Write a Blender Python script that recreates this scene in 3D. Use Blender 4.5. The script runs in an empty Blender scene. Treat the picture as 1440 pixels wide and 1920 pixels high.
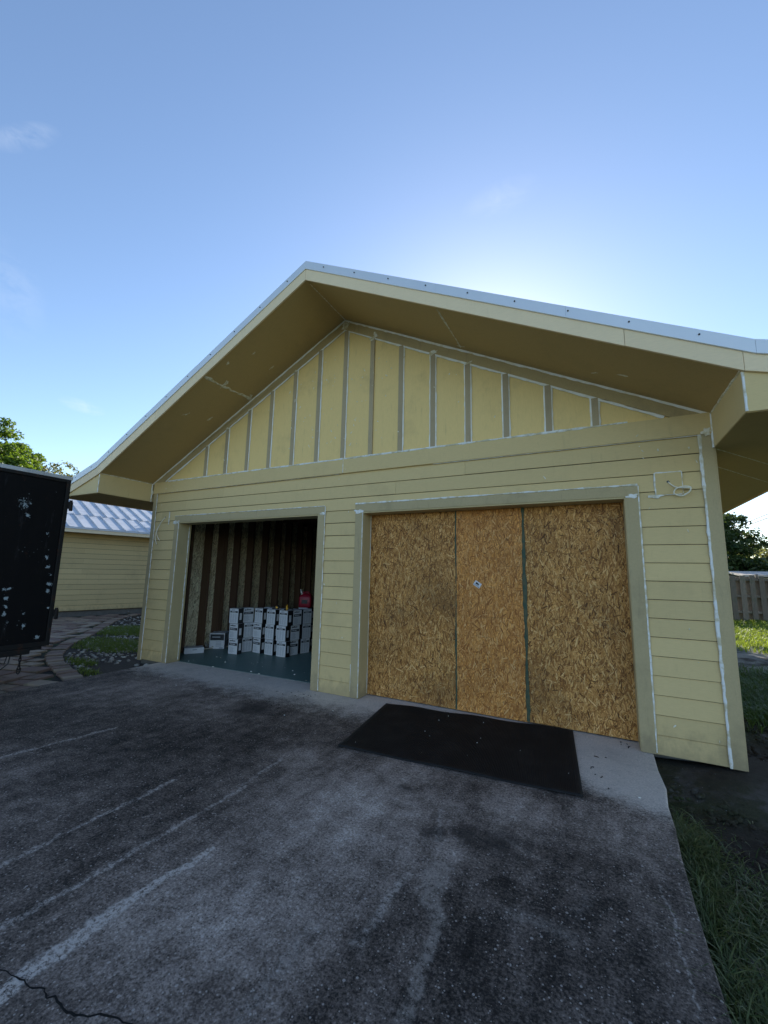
import bpy, math, random
import numpy as np
from mathutils import Matrix, Vector
rnd = random.Random(7)
rng = np.random.default_rng(7)
S = bpy.context.scene
COL = S.collection
R = math.radians

# ------------------------------------------------------------------ camera
YAW, PITCH, ROLL = -0.47759, 0.14836, 0.02111
CAM = Vector((0.0, -4.8349, 1.6209))
fw = Vector((math.sin(YAW)*math.cos(PITCH), math.cos(YAW)*math.cos(PITCH), math.sin(PITCH)))
rt = fw.cross(Vector((0, 0, 1))).normalized(); up = rt.cross(fw)
r2 = rt*math.cos(ROLL) + up*math.sin(ROLL); u2 = -rt*math.sin(ROLL) + up*math.cos(ROLL)
cam = bpy.data.cameras.new('camera')
cam.sensor_fit = 'HORIZONTAL'; cam.sensor_width = 36; cam.lens = 765.446/1440*36
cam.clip_start = 0.05; cam.clip_end = 2000
camo = bpy.data.objects.new('camera', cam); COL.objects.link(camo)
camo.matrix_world = Matrix(((r2.x, u2.x, -fw.x, CAM.x), (r2.y, u2.y, -fw.y, CAM.y), (r2.z, u2.z, -fw.z, CAM.z), (0, 0, 0, 1)))
S.camera = camo
def project(p):
    d = Vector(p) - CAM; z = d.dot(fw)
    if z < .05: return None
    return (720 + 765.446*d.dot(r2)/z, 960 - 765.446*d.dot(u2)/z, z)

# ------------------------------------------------------------------ sky and sun
SUN_AZ, SUN_EL = R(-13.5), R(25)
W = bpy.data.worlds.new('World'); S.world = W; W.use_nodes = True
wt = W.node_tree; wn = wt.nodes; wl = wt.links
bg = wn['Background']
sky = wn.new('ShaderNodeTexSky'); sky.sky_type = 'NISHITA'; sky.sun_disc = False
sky.sun_elevation = SUN_EL; sky.sun_rotation = SUN_AZ
sky.air_density = 0.95; sky.dust_density = 0.22; sky.ozone_density = 2.0; sky.altitude = 0
SKY_STRENGTH = 0.15
bg.inputs['Strength'].default_value = SKY_STRENGTH
wtc = wn.new('ShaderNodeTexCoord')
W.cycles.sampling_method = 'MANUAL'; W.cycles.sample_map_resolution = 512
no = wn.new('ShaderNodeTexNoise'); no.inputs['Scale'].default_value = 14; no.inputs['Detail'].default_value = 4
no.inputs['Roughness'].default_value = .6; no.inputs['Distortion'].default_value = .5
mp = wn.new('ShaderNodeMapping'); mp.inputs['Scale'].default_value = (1, 1, 2.6); mp.inputs['Location'].default_value = (1.3, .9, 0)
wl.new(wtc.outputs['Generated'], mp.inputs['Vector']); wl.new(mp.outputs[0], no.inputs['Vector']); cloud_noise = no.outputs[0]
# a few thin wisps of cloud, each at its own place in the sky
def wisp(prev, c, axis, la, lb, amount, seed):
    c = Vector(c).normalized(); a = Vector(axis); a = (a - c*a.dot(c)).normalized(); b = c.cross(a)
    def dot(v):
        n = wn.new('ShaderNodeVectorMath'); n.operation = 'DOT_PRODUCT'; n.inputs[1].default_value = v
        wl.new(wtc.outputs['Generated'], n.inputs[0]); return n.outputs['Value']
    def m(op, x, y):
        n = wn.new('ShaderNodeMath'); n.operation = op
        for i, q in enumerate((x, y)):
            if isinstance(q, (int, float)): n.inputs[i].default_value = q
            elif q is not None: wl.new(q, n.inputs[i])
        return n.outputs[0]
    da = m('DIVIDE', dot(a), la); db = m('DIVIDE', dot(b), lb)
    rr = m('SQRT', m('ADD', m('MULTIPLY', da, da), m('MULTIPLY', db, db)), None)
    fall = m('MAXIMUM', m('SUBTRACT', 1.0, rr), 0.0)
    front = m('GREATER_THAN', dot(c), 0.0)
    th = m('MAXIMUM', m('SUBTRACT', cloud_noise, 0.40), 0.0)
    k = m('MULTIPLY', m('MULTIPLY', m('MULTIPLY', th, fall), front), amount)
    mx = wn.new('ShaderNodeMix'); mx.data_type = 'RGBA'; mx.clamp_factor = True
    wl.new(k, mx.inputs['Factor']); wl.new(prev, mx.inputs['A']); mx.inputs['B'].default_value = (4.6, 4.9, 5.3, 1)
    return mx.outputs['Result']
cur = sky.outputs[0]
for args in (((-.738, .213, .640), (.044, .041, .036), .055, .018, 1.0, 1.3), ((-.8651, .3976, .3058), (.1, .2, -.03), .04, .014, 1.6, 4.1),
             ((-.1246, .6969, .7062), (1, 0, 0), .08, .03, .6, 2.2), ((-.85, .26, .457), (.1, .2, -.6), .09, .05, .5, 6.2)):
    cur = wisp(cur, *args)
wl.new(cur, bg.inputs['Color'])
sl = bpy.data.lights.new('sun', 'SUN'); sl.energy = 4.6; sl.angle = R(.53); sl.color = (1, .93, .82)
so = bpy.data.objects.new('sun', sl); COL.objects.link(so)
sdir = Vector((math.sin(SUN_AZ)*math.cos(SUN_EL), math.cos(SUN_AZ)*math.cos(SUN_EL), math.sin(SUN_EL)))
so.rotation_euler = sdir.to_track_quat('Z', 'Y').to_euler(); so.location = sdir*60
vs = S.view_settings; vs.view_transform = 'Standard'; vs.look = 'None'; vs.gamma = 1; vs.use_curve_mapping = False
vs.exposure = 0.70
S.render.engine = 'CYCLES'
S.cycles.max_bounces = 6; S.cycles.diffuse_bounces = 4; S.cycles.use_fast_gi = False

# ------------------------------------------------------------------ material helpers
class NT:
    def __init__(s, name):
        s.m = bpy.data.materials.new(name); s.m.use_nodes = True
        s.t = s.m.node_tree; s.N = s.t.nodes; s.L = s.t.links
        s.b = s.N['Principled BSDF']; s.out = s.N['Material Output']
    def new(s, t): return s.N.new('ShaderNode' + t)
    def put(s, sock, v):
        if v is None: return
        if isinstance(v, (int, float)): sock.default_value = v
        elif isinstance(v, (tuple, list)):
            sock.default_value = tuple(v) + ((1,) if sock.type == 'RGBA' and len(v) == 3 else ())
        else: s.L.new(v, sock)
    def coord(s, kind='Object'): return s.new('TexCoord').outputs[kind]
    def pos(s): return s.new('NewGeometry').outputs['Position']
    def rand(s): return s.new('ObjectInfo').outputs['Random']
    def map(s, v, sc=(1, 1, 1), rot=(0, 0, 0), loc=(0, 0, 0)):
        n = s.new('Mapping'); s.put(n.inputs['Vector'], v); n.inputs['Scale'].default_value = sc
        n.inputs['Rotation'].default_value = rot; n.inputs['Location'].default_value = loc; return n.outputs[0]
    def math(s, op, a, b=None, clamp=False):
        n = s.new('Math'); n.operation = op; n.use_clamp = clamp; s.put(n.inputs[0], a); s.put(n.inputs[1], b); return n.outputs[0]
    def vm(s, op, a, b=None, out='Vector', scale=None):
        n = s.new('VectorMath'); n.operation = op; s.put(n.inputs[0], a)
        if b is not None: s.put(n.inputs[1], b)
        if scale is not None: s.put(n.inputs['Scale'], scale)
        return n.outputs[out]
    def mix(s, f, a, b, mode='MIX'):
        n = s.new('Mix'); n.data_type = 'RGBA'; n.blend_type = mode; n.clamp_factor = True
        s.put(n.inputs['Factor'], f); s.put(n.inputs['A'], a); s.put(n.inputs['B'], b); return n.outputs['Result']
    def noise(s, v, sc=5, det=4, ro=.55, dist=0, col=False):
        n = s.new('TexNoise'); s.put(n.inputs['Vector'], v); n.inputs['Scale'].default_value = sc; n.inputs['Detail'].default_value = det
        n.inputs['Roughness'].default_value = ro; n.inputs['Distortion'].default_value = dist
        return n.outputs['Color' if col else 0]
    def voro(s, v, sc=5, feat='F1', out='Distance', rnd_=1):
        n = s.new('TexVoronoi'); n.feature = feat; s.put(n.inputs['Vector'], v); n.inputs['Scale'].default_value = sc
        n.inputs['Randomness'].default_value = rnd_; return n.outputs[out]
    def ramp(s, f, stops, interp='LINEAR'):
        n = s.new('ValToRGB'); s.put(n.inputs[0], f); cr = n.color_ramp; cr.interpolation = interp
        while len(cr.elements) < len(stops): cr.elements.new(.5)
        for e, (p, c) in zip(cr.elements, stops):
            e.position = p; e.color = tuple(c)+(1,) if isinstance(c, (tuple, list)) else (c, c, c, 1)
        return n.outputs[0]
    def step(s, v, a, b, smooth=True):
        n = s.new('MapRange'); n.interpolation_type = 'SMOOTHSTEP' if smooth else 'LINEAR'; s.put(n.inputs['Value'], v)
        n.inputs['From Min'].default_value = a; n.inputs['From Max'].default_value = b; return n.outputs[0]
    def hsv(s, c, h=.5, sa=1, v=1):
        n = s.new('HueSaturation'); s.put(n.inputs['Color'], c); s.put(n.inputs['Hue'], h); s.put(n.inputs['Saturation'], sa); s.put(n.inputs['Value'], v); return n.outputs[0]
    def bump(s, h, st=.3, d=.01):
        n = s.new('Bump'); n.inputs['Strength'].default_value = st; n.inputs['Distance'].default_value = d; s.put(n.inputs['Height'], h)
        s.L.new(n.outputs[0], s.b.inputs['Normal'])
    def xyz(s, v):
        n = s.new('SeparateXYZ'); s.put(n.inputs[0], v); return n.outputs
    def done(s, col, rough=.6, metal=0, spec=.4):
        s.put(s.b.inputs['Base Color'], col); s.put(s.b.inputs['Roughness'], rough); s.put(s.b.inputs['Metallic'], metal)
        s.put(s.b.inputs['Specular IOR Level'], spec); return s.m
    def seg(s, P, a, b, w):
        """soft mask round the ground segment a-b (P is a position with z removed)"""
        pa = s.vm('SUBTRACT', P, (a[0], a[1], 0)); ba = (b[0]-a[0], b[1]-a[1], 0); L2 = max(1e-6, ba[0]**2+ba[1]**2)
        h = s.math('MULTIPLY', s.vm('DOT_PRODUCT', pa, ba, 'Value'), 1/L2, True)
        q = s.vm('SUBTRACT', pa, s.vm('SCALE', ba, scale=h))
        return s.step(s.vm('LENGTH', q, out='Value'), w, 0)
    def spot(s, P, c, r):
        return s.step(s.vm('DISTANCE', P, (c[0], c[1], c[2] if len(c) > 2 else 0), 'Value'), r, r*.1)
    def maxs(s, lst):
        o = lst[0]
        for q in lst[1:]: o = s.math('MAXIMUM', o, q)
        return o

def paint(name, col, grain=(3, 40, 40), dirt=.25, rough=.62, vary=.12, dirtcol=(.16, .13, .09)):
    n = NT(name); P = n.pos()
    g = n.noise(n.map(P, grain), 6, 3, .6)
    c = n.hsv(col, v=n.math('ADD', 1-vary/2, n.math('MULTIPLY', n.rand(), vary)))
    c = n.mix(n.math('MULTIPLY', n.step(n.noise(P, 1.7, 4, .65), .5, .8), dirt), c, dirtcol)
    c = n.mix(n.math('MULTIPLY', n.step(n.noise(n.map(P, (9, 9, 1.2)), 2.5, 3, .7), .56, .8), dirt*.8), c, dirtcol)
    zf = n.math('ADD', n.xyz(P)[2], n.math('MULTIPLY', n.noise(n.map(P, (1, 1, .6)), 9, 3, .7), -.55))
    c = n.mix(n.math('MULTIPLY', n.step(zf, .02, -.30), .45), c, dirtcol)
    c = n.hsv(c, v=n.math('ADD', .88, n.math('MULTIPLY', g, .24)))
    n.bump(g, .25, .004)
    return n.done(c, rough, 0, .35)

M = {}
YEL = (.70, .535, .262)
M['siding'] = paint('siding_paint', YEL, dirt=.16)
M['gable'] = paint('gable_panel_paint', (.84, .615, .255), grain=(40, 40, 3), dirt=.25)
M['trim'] = paint('trim_paint', (.50, .40, .225), grain=(12, 12, 12), dirt=.35, vary=.08)
M['batten'] = paint('batten_paint', (.44, .35, .215), grain=(40, 40, 3), dirt=.4, vary=.12)
M['rake'] = paint('rake_board_paint', (.50, .38, .19), grain=(12, 12, 12), dirt=.4, vary=.1)
M['barge'] = paint('barge_paint', (.90, .72, .47), dirt=.08)
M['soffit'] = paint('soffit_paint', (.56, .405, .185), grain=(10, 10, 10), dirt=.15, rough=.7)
M['jamb'] = paint('jamb_paint', (.56, .45, .24), dirt=.25)

n = NT('white_caulk'); P = n.pos()
M['caulk'] = n.done(n.mix(n.step(n.noise(P, 14, 4), .42, .66), (.86, .87, .86), (.62, .56, .40)), .45)
n = NT('thin_caulk_smear'); P = n.pos()
M['smear'] = n.done(n.mix(n.step(n.noise(P, 25, 4), .40, .62), (.84, .81, .70), (.62, .54, .34)), .6)
n = NT('cream_caulk'); M['cream'] = n.done(n.mix(n.step(n.noise(n.pos(), 8, 3), .45, .7), (.95, .94, .89), (.86, .80, .64)), .5)
n = NT('galvalume'); P = n.pos()
c = n.mix(n.noise(P, 3, 4), (.70, .73, .78), (.80, .83, .87))
M['metal'] = n.done(c, .45, .35)
n = NT('white_roof_metal'); P = n.pos()
c = n.mix(n.step(n.noise(P, 2.5, 5, .6), .35, .75), (.62, .64, .67), (.48, .50, .53))
c = n.mix(n.math('MULTIPLY', n.step(n.noise(n.map(P, (8, 8, 8)), 2, 4), .6, .8), .35), c, (.25, .25, .24))
M['roofmetal'] = n.done(c, .45, .25)
n = NT('dark_screw'); M['screw'] = n.done((.03, .03, .035), .5, .5)

# oriented strand board: layers of long flakes lying at different angles
def osb(name, base, dark, lo, sc=1.0, vertical=True, plane='XZ', stain=.55):
    n = NT(name); P = n.pos()
    X, Y, Z = n.xyz(P)
    cb = n.new('CombineXYZ')
    if plane == 'XZ': n.put(cb.inputs[0], X); n.put(cb.inputs[1], Z)
    else: n.put(cb.inputs[0], Y); n.put(cb.inputs[1], Z)
    V = cb.outputs[0]
    Vd = n.vm('ADD', V, n.vm('SCALE', n.noise(V, 9, 3, col=True), scale=.018))
    col = None; hgt = None
    for i, (ang, l, w) in enumerate(((82, 6, 34), (25, 13, 66), (112, 8, 46), (150, 15, 74), (60, 11, 60), (96, 6, 38), (74, 9, 52))):
        rotv = n.new('VectorRotate'); rotv.rotation_type = 'Z_AXIS'; rotv.inputs['Angle'].default_value = R(-ang); n.put(rotv.inputs['Vector'], Vd)
        mp = n.map(rotv.outputs[0], (sc*l, sc*w, 1), (0, 0, 0), (i*7.3, i*3.1, i*5.7))
        vo = n.new('TexVoronoi'); vo.voronoi_dimensions = '2D'; vo.distance = 'CHEBYCHEV'; n.put(vo.inputs['Vector'], mp); vo.inputs['Scale'].default_value = 1
        cr = n.xyz(vo.outputs['Color'])
        flake = n.ramp(cr[0], ((0, dark), (.3, base), (.75, lo), (1, tuple(min(1, q*1.22) for q in lo))))
        if col is None: col, hgt = flake, cr[1]
        else:
            top = n.math('MULTIPLY', n.math('GREATER_THAN', cr[1], .66), n.step(vo.outputs['Distance'], .50, .40))
            rim = n.math('MULTIPLY', n.math('GREATER_THAN', cr[1], .66), n.step(vo.outputs['Distance'], .62, .48))
            col = n.mix(n.math('MULTIPLY', rim, .7), col, tuple(q*.5 for q in dark))
            col = n.mix(top, col, flake); hgt = n.mix(top, hgt, cr[2])
    fleck = n.step(n.noise(n.map(V, (70, 22, 1)), 1, 3, .7), .56, .70)
    col = n.mix(n.math('MULTIPLY', fleck, .6), col, tuple(q*.45 for q in dark))
    pale = n.step(n.noise(n.map(V, (55, 16, 1), (0, 0, .3), (3, 5, 0)), 1, 3, .7), .60, .72)
    col = n.mix(n.math('MULTIPLY', pale, .35), col, tuple(min(1, q*1.3) for q in lo))
    # weathering: blotches and damp foot, faint printed lines
    st = n.step(n.noise(V, 1.4, 4, .62), .45, .72)
    col = n.mix(n.math('MULTIPLY', st, stain), col, tuple(q*.5 for q in dark))
    blot = n.math('MULTIPLY', n.step(n.noise(V, 6, 4, .6), .68, .76), .7)
    col = n.mix(blot, col, (.05, .026, .012))
    zz = n.math('FRACT', n.math('DIVIDE', n.math('ADD', Z, n.math('MULTIPLY', n.noise(V, 2, 2), .02)), .405))
    ln = n.math('MULTIPLY', n.math('LESS_THAN', zz, .009), n.math('MULTIPLY', n.step(n.noise(V, 7, 3), .50, .60), .7))
    col = n.mix(ln, col, (.03, .02, .015))
    n.bump(hgt, .5, .003)
    return n.done(col, .66, 0, .3)
M['osb'] = osb('osb_weathered', (.53, .250, .062), (.235, .098, .024), (.70, .385, .125), sc=1.25, stain=.5)
M['osb2'] = osb('osb_fresh', (.66, .285, .064), (.42, .155, .032), (.78, .385, .11), sc=1.25, stain=.15)
M['sheath'] = osb('osb_sheathing', (.74, .62, .40), (.42, .33, .19), (.88, .78, .54), sc=.8, plane='YZ', stain=.3)
def strand_mat(name, stops, stain):
    n = NT(name); P = n.pos(); X, Y, Z = n.xyz(P); g = n.new('NewGeometry').outputs['Random Per Island']
    cb = n.new('CombineXYZ'); n.put(cb.inputs[0], X); n.put(cb.inputs[1], Z); V = cb.outputs[0]
    c = n.ramp(g, stops)
    c = n.hsv(c, v=n.math('ADD', .74, n.math('MULTIPLY', n.noise(n.map(V, (90, 26, 1)), 1, 3, .7), .52)))
    c = n.mix(n.math('MULTIPLY', n.step(n.noise(V, 1.3, 4, .65), .42, .72), stain), c, (.10, .052, .022))
    c = n.mix(n.math('MULTIPLY', n.step(n.noise(V, 7, 4, .65), .60, .74), .75), c, (.085, .04, .016))
    zz = n.math('FRACT', n.math('DIVIDE', n.math('ADD', Z, .1), .61))
    c = n.mix(n.math('MULTIPLY', n.math('LESS_THAN', zz, .006), n.math('MULTIPLY', n.step(n.noise(V, 7, 3), .46, .56), .7)), c, (.03, .02, .015))
    return n.done(c, .62, 0, .3)
M['strand'] = strand_mat('osb_strand', ((0, (.10, .038, .010)), (.2, (.27, .112, .030)), (.5, (.48, .222, .060)), (.8, (.63, .335, .11)), (1, (.84, .53, .22))), .6)
M['strand2'] = strand_mat('osb_strand_fresh', ((0, (.24, .085, .020)), (.25, (.43, .168, .042)), (.6, (.56, .245, .065)), (.88, (.68, .345, .115)), (1, (.80, .47, .19))), .22)
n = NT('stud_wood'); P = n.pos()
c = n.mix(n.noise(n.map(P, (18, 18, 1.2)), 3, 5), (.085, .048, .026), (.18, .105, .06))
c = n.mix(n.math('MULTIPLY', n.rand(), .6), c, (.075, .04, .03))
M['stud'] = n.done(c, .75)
n = NT('green_edge_sealant'); P = n.pos()
M['greenedge'] = n.done(n.mix(n.step(n.noise(P, 18, 4), .35, .65), (.035, .075, .05), (.09, .095, .05)), .6)
n = NT('green_floor_paint'); P = n.pos()
c = n.mix(n.noise(P, 2, 5), (.075, .145, .135), (.115, .19, .175))
c = n.mix(n.step(n.noise(n.map(P, (1, 3, 1)), 4, 5, .7), .66, .72), c, (.30, .30, .26))
M['gfloor'] = n.done(c, .45)
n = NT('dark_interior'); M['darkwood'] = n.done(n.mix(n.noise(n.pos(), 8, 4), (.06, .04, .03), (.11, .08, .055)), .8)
n = NT('concrete_block'); P = n.pos()
M['found'] = n.done(n.mix(n.noise(P, 9, 6, .7), (.10, .09, .08), (.22, .21, .19)), .9)
n = NT('black_rubber'); P = n.pos()
c = n.mix(n.step(n.noise(P, 4, 5), .4, .75), (.011, .011, .012), (.022, .021, .021))
M['rubber'] = n.done(c, .72, 0, .25)
n = NT('white_print_board'); M['cardwhite'] = n.done(n.mix(n.noise(n.pos(), 30, 3), (.70, .71, .73), (.62, .63, .66)), .5)
n = NT('black_print_board'); M['cardblack'] = n.done((.012, .012, .014), .5)
n = NT('print_ink'); M['ink'] = n.done((.02, .022, .03), .5)
n = NT('print_grey'); M['inkgrey'] = n.done((.36, .38, .42), .5)
n = NT('red_plastic'); M['red'] = n.done(n.mix(n.noise(n.pos(), 6, 3), (.22, .006, .02), (.28, .01, .03)), .42)
n = NT('yellow_plastic'); M['yellow'] = n.done((.80, .42, .03), .4)
n = NT('dark_plastic'); M['dplastic'] = n.done((.02, .02, .02), .5)
n = NT('white_plastic'); M['wplastic'] = n.done((.62, .60, .54), .5)
n = NT('pale_wood_scrap'); M['scrap'] = n.done(n.mix(n.noise(n.pos(), 12, 4), (.50, .46, .38), (.36, .31, .24)), .8)

# stained driveway concrete
n = NT('driveway_concrete'); P0 = n.pos(); X, Y, Z = n.xyz(P0)
fl = n.vm('MULTIPLY', P0, (1, 1, 0))
wob = n.vm('SUBTRACT', n.noise(fl, 6, 4, .7, col=True), (.5, .5, .5))
Pd = n.vm('MULTIPLY', n.vm('ADD', fl, n.vm('SCALE', wob, scale=.30)), (1, 1, 0))
Pd2 = n.vm('MULTIPLY', n.vm('ADD', fl, n.vm('SCALE', wob, scale=.13)), (1, 1, 0))
big = n.noise(fl, .8, 4, .6); mid = n.noise(fl, 6.5, 5, .78); grit = n.noise(fl, 70, 3, .75); stretch = n.noise(n.map(fl, (2.2, .4, 1)), 3.0, 4, .7)
# how worn the dark mildew film is: 0 black film, 1 bare concrete
worn = n.maxs([n.math('MULTIPLY', n.spot(Pd, q, r), k) for q, r, k in (((-1.6, -2.2), 1.25, .95), ((-1.75, -3.1), 1.0, .9), ((-2.34, -1.73), .36, .95), ((-.55, -1.62), .52, 1.0), ((-.95, -2.35), .5, .8),
      ((.05, -1.5), .55, .8), ((-5.4, -.9), 1.2, .7), ((-4.2, -1.1), .9, .45), ((-.1, -3.2), .5, .5), ((-1.5, -1.5), .7, .8))])
def ctr(x, k): return n.math('MULTIPLY', n.math('SUBTRACT', x, .5), k)
grit2 = n.noise(fl, 30, 4, .85)
w = n.math('ADD', n.math('MULTIPLY', worn, .55), ctr(big, .9))
film = n.maxs([n.spot(Pd, q, r) for q, r in (((-.1, -2.75), 1.0), ((-.3, -3.6), .8), ((-3.4, -2.3), 1.3), ((-5.2, -2.6), 1.5), ((-4.3, -1.9), 1.0))])
w = n.math('SUBTRACT', w, n.math('MULTIPLY', film, .15))
for q, k in ((mid, 1.5), (stretch, .9), (grit, 2.0), (grit2, .95)): w = n.math('ADD', w, ctr(q, k))
c = n.ramp(n.math('ADD', n.math('MULTIPLY', w, .55), .385), ((.0, (.010, .008, .007)), (.22, (.042, .033, .0275)), (.46, (.160, .123, .102)), (.72, (.37, .295, .25)), (1, (.70, .60, .53))))
vo = n.new('TexVoronoi'); vo.inputs['Scale'].default_value = 30; n.put(vo.inputs['Vector'], fl); vc = n.xyz(vo.outputs['Color'])
speck = n.math('MULTIPLY', n.math('LESS_THAN', vo.outputs['Distance'], n.math('MULTIPLY', vc[1], .22)), n.math('GREATER_THAN', vc[0], .55))
c = n.mix(n.math('MULTIPLY', speck, .6), c, (.56, .48, .43))
vo2 = n.new('TexVoronoi'); vo2.inputs['Scale'].default_value = 85; n.put(vo2.inputs['Vector'], fl); vd = n.xyz(vo2.outputs['Color'])
sp3 = n.math('MULTIPLY', n.math('LESS_THAN', vo2.outputs['Distance'], n.math('MULTIPLY', vd[1], .42)), n.math('GREATER_THAN', vd[0], .62))
c = n.mix(n.math('MULTIPLY', sp3, n.math('MULTIPLY', vd[2], .75)), c, (.50, .43, .38))
sp4 = n.math('MULTIPLY', n.math('LESS_THAN', vo2.outputs['Distance'], .36), n.math('LESS_THAN', vd[0], .22))
c = n.mix(n.math('MULTIPLY', sp4, .6), c, (.02, .017, .015))
dk = n.maxs([n.spot(Pd, q, r) for q, r in (((-.80, -2.05), .16), ((-.60, -2.03), .2), ((-1.38, -1.72), .1), ((-1.0, -2.12), .12), ((-3.7, -.95), .4))])
c = n.mix(n.math('MULTIPLY', dk, .75), c, (.03, .026, .024))
SEG = [(-2.96, -3.9, -2.99, -2.5, 0.034, 0.672), (-2.47, -3.9, -2.44, -2.31, 0.034, 0.576), (-2.47, -2.33, -2.52, -1.8, 0.034, 0.48), (-4.6, -3.1, -4.45, -2.12, 0.034, 0.672), (-1.23, -3.5, -1.24, -3.05, 0.0595, 0.3072), (-1.02, -3.04, -1, -2.55, 0.051, 0.432), (-0.45, -2.53, -0.2, -2.53, 0.0765, 0.224), (-0.12, -2.24, -0.16, -2.4, 0.068, 0.196), (0.23, -1.96, 0.3, -3.2, 0.0136, 0.384), (-1.03, -1.87, -0.97, -2.2, 0.034, 0.384), (-0.55, -1.98, -0.15, -2.15, 0.0255, 0.168)]
stk = n.maxs([n.math('MULTIPLY', n.seg(Pd2, (a, b), (d, e), w_), k) for a, b, d, e, w_, k in SEG])
stk = n.math('MULTIPLY', n.math('MULTIPLY', n.step(stk, 0, .62), n.step(n.noise(fl, 42, 4, .9), .42, .58)), n.step(mid, .30, .52))
c = n.mix(n.math('MULTIPLY', stk, .8), c, (.60, .52, .46))
me_ = n.maxs([n.seg(Pd2, (a, b), (d, e), w_) for a, b, d, e, w_ in ((-.69, -3.5, -.74, -2.75, .05), (-.74, -2.75, -.86, -2.62, .075), (-.86, -2.62, -.84, -2.40, .10))])
c = n.mix(n.math('MULTIPLY', n.math('MULTIPLY', n.step(me_, .05, .8), n.step(grit2, .34, .62)), .6), c, (.40, .335, .285))
main = n.maxs([n.seg(Pd2, (a, b), (d, e), w_) for a, b, d, e, w_ in ((-2.09, -4.1, -2.13, -3.40, .062), (-2.13, -3.40, -2.09, -2.92, .038))])
c = n.mix(n.math('MULTIPLY', n.math('MULTIPLY', n.step(main, .0, .55), n.step(n.noise(fl, 38, 4, .9), .40, .56)), .85), c, (.66, .575, .51))
# the apron by the doors has kept its pale colour
edge = n.math('ADD', Y, n.math('MULTIPLY', n.math('SUBTRACT', n.noise(fl, 2.2, 3, .65), .5), .55))
edge = n.math('ADD', edge, n.math('MULTIPLY', n.math('SUBTRACT', mid, .5), .55))
edge = n.math('ADD', edge, n.math('MULTIPLY', n.math('SUBTRACT', grit, .5), .45))
edge = n.math('ADD', edge, n.math('MULTIPLY', n.spot(fl, (.40, -.7), 1.3), .85))
edge = n.math('ADD', edge, n.math('MULTIPLY', n.math('SUBTRACT', grit2, .5), .5))
ap = n.step(edge, -.80, -.16)
apc = n.mix(mid, (.56, .48, .415), (.84, .73, .635))
apc = n.mix(n.math('MULTIPLY', n.step(n.noise(n.map(fl, (1, 2.5, 1)), 9, 4, .8), .54, .72), .6), apc, (.25, .22, .2))
apc = n.mix(n.math('MULTIPLY', n.step(grit, .60, .42), .35), apc, (.30, .26, .23))
apc = n.mix(n.math('MULTIPLY', n.step(n.noise(fl, 1.6, 4, .7), .50, .70), .45), apc, (.34, .295, .26))
c = n.mix(ap, c, apc)
n.bump(n.math('ADD', grit, mid), .6, .006)
M['drive'] = n.done(c, .86, 0, .25)

# ground: soil, sand and thin grass by place
n = NT('yard_ground'); P0 = n.pos(); X, Y, Z = n.xyz(P0); fl = n.vm('MULTIPLY', P0, (1, 1, 0))
nz = n.noise(fl, 1.1, 6, .65); nf = n.noise(fl, 14, 5, .7)
Pg = n.vm('ADD', fl, n.vm('SCALE', n.vm('SUBTRACT', n.noise(fl, 1.6, 4, .6, col=True), (.5, .5, .5)), scale=1.2)); Pg = n.vm('MULTIPLY', Pg, (1, 1, 0))
gr = n.mix(nf, (.035, .060, .014), (.085, .125, .030))
sand = n.mix(nf, (.16, .15, .135), (.36, .345, .31))
soil = n.mix(nf, (.018, .013, .010), (.075, .056, .042))
c = n.mix(n.step(nz, .52, .60), gr, sand)
c = n.mix(n.maxs([n.spot(Pg, (3.2, 7.6), 3.4), n.spot(Pg, (3.6, 9.3), 2.4)]), c, n.mix(n.step(nz, .62, .45), soil, sand))
c = n.mix(n.maxs([n.spot(Pg, (1.2, .4), 2.6), n.spot(Pg, (1.7, 2.2), 1.7), n.spot(Pg, (.9, -1.2), 1.4), n.spot(Pg, (-7.6, -.1), 1.4), n.spot(Pg, (-8.2, .6), 1.3)]), c, soil)
c = n.mix(n.math('MULTIPLY', n.step(n.voro(fl, 30), .14, .06), n.step(n.noise(fl, 5, 2), .55, .65)), c, (.35, .34, .32))
n.bump(n.math('ADD', nf, n.noise(fl, 50, 3)), .8, .03)
M['ground'] = n.done(c, .95, 0, .2)

n = NT('paver_clay'); P = n.pos()
c = n.mix(n.rand(), (.20, .135, .105), (.38, .285, .22))
c = n.hsv(c, h=n.math('ADD', .487, n.math('MULTIPLY', n.rand(), .03)), v=n.math('ADD', .75, n.math('MULTIPLY', n.noise(P, 12, 5, .7), .5)))
c = n.mix(n.math('MULTIPLY', n.step(n.noise(P, 4, 5, .7), .52, .68), .5), c, (.07, .085, .05))
n.bump(n.noise(P, 40, 4), .4, .004)
M['paver'] = n.done(c, .85)
n = NT('moss_joint'); P = n.pos()
M['joint'] = n.done(n.mix(n.step(n.noise(P, 6, 5), .4, .65), (.012, .010, .008), (.04, .06, .014)), .95)
n = NT('dark_mulch'); P = n.pos(); n.bump(n.noise(P, 30, 4), .8, .02)
M['mulch'] = n.done(n.mix(n.noise(P, 16, 4, .7), (.018, .013, .010), (.085, .068, .05)), .95)
n = NT('white_pebble'); P = n.pos()
M['pebble'] = n.done(n.ramp(n.voro(P, 22, out='Color'), ((0, (.14, .12, .10)), (.5, (.36, .33, .29)), (1, (.66, .63, .58)))), .7)

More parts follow.
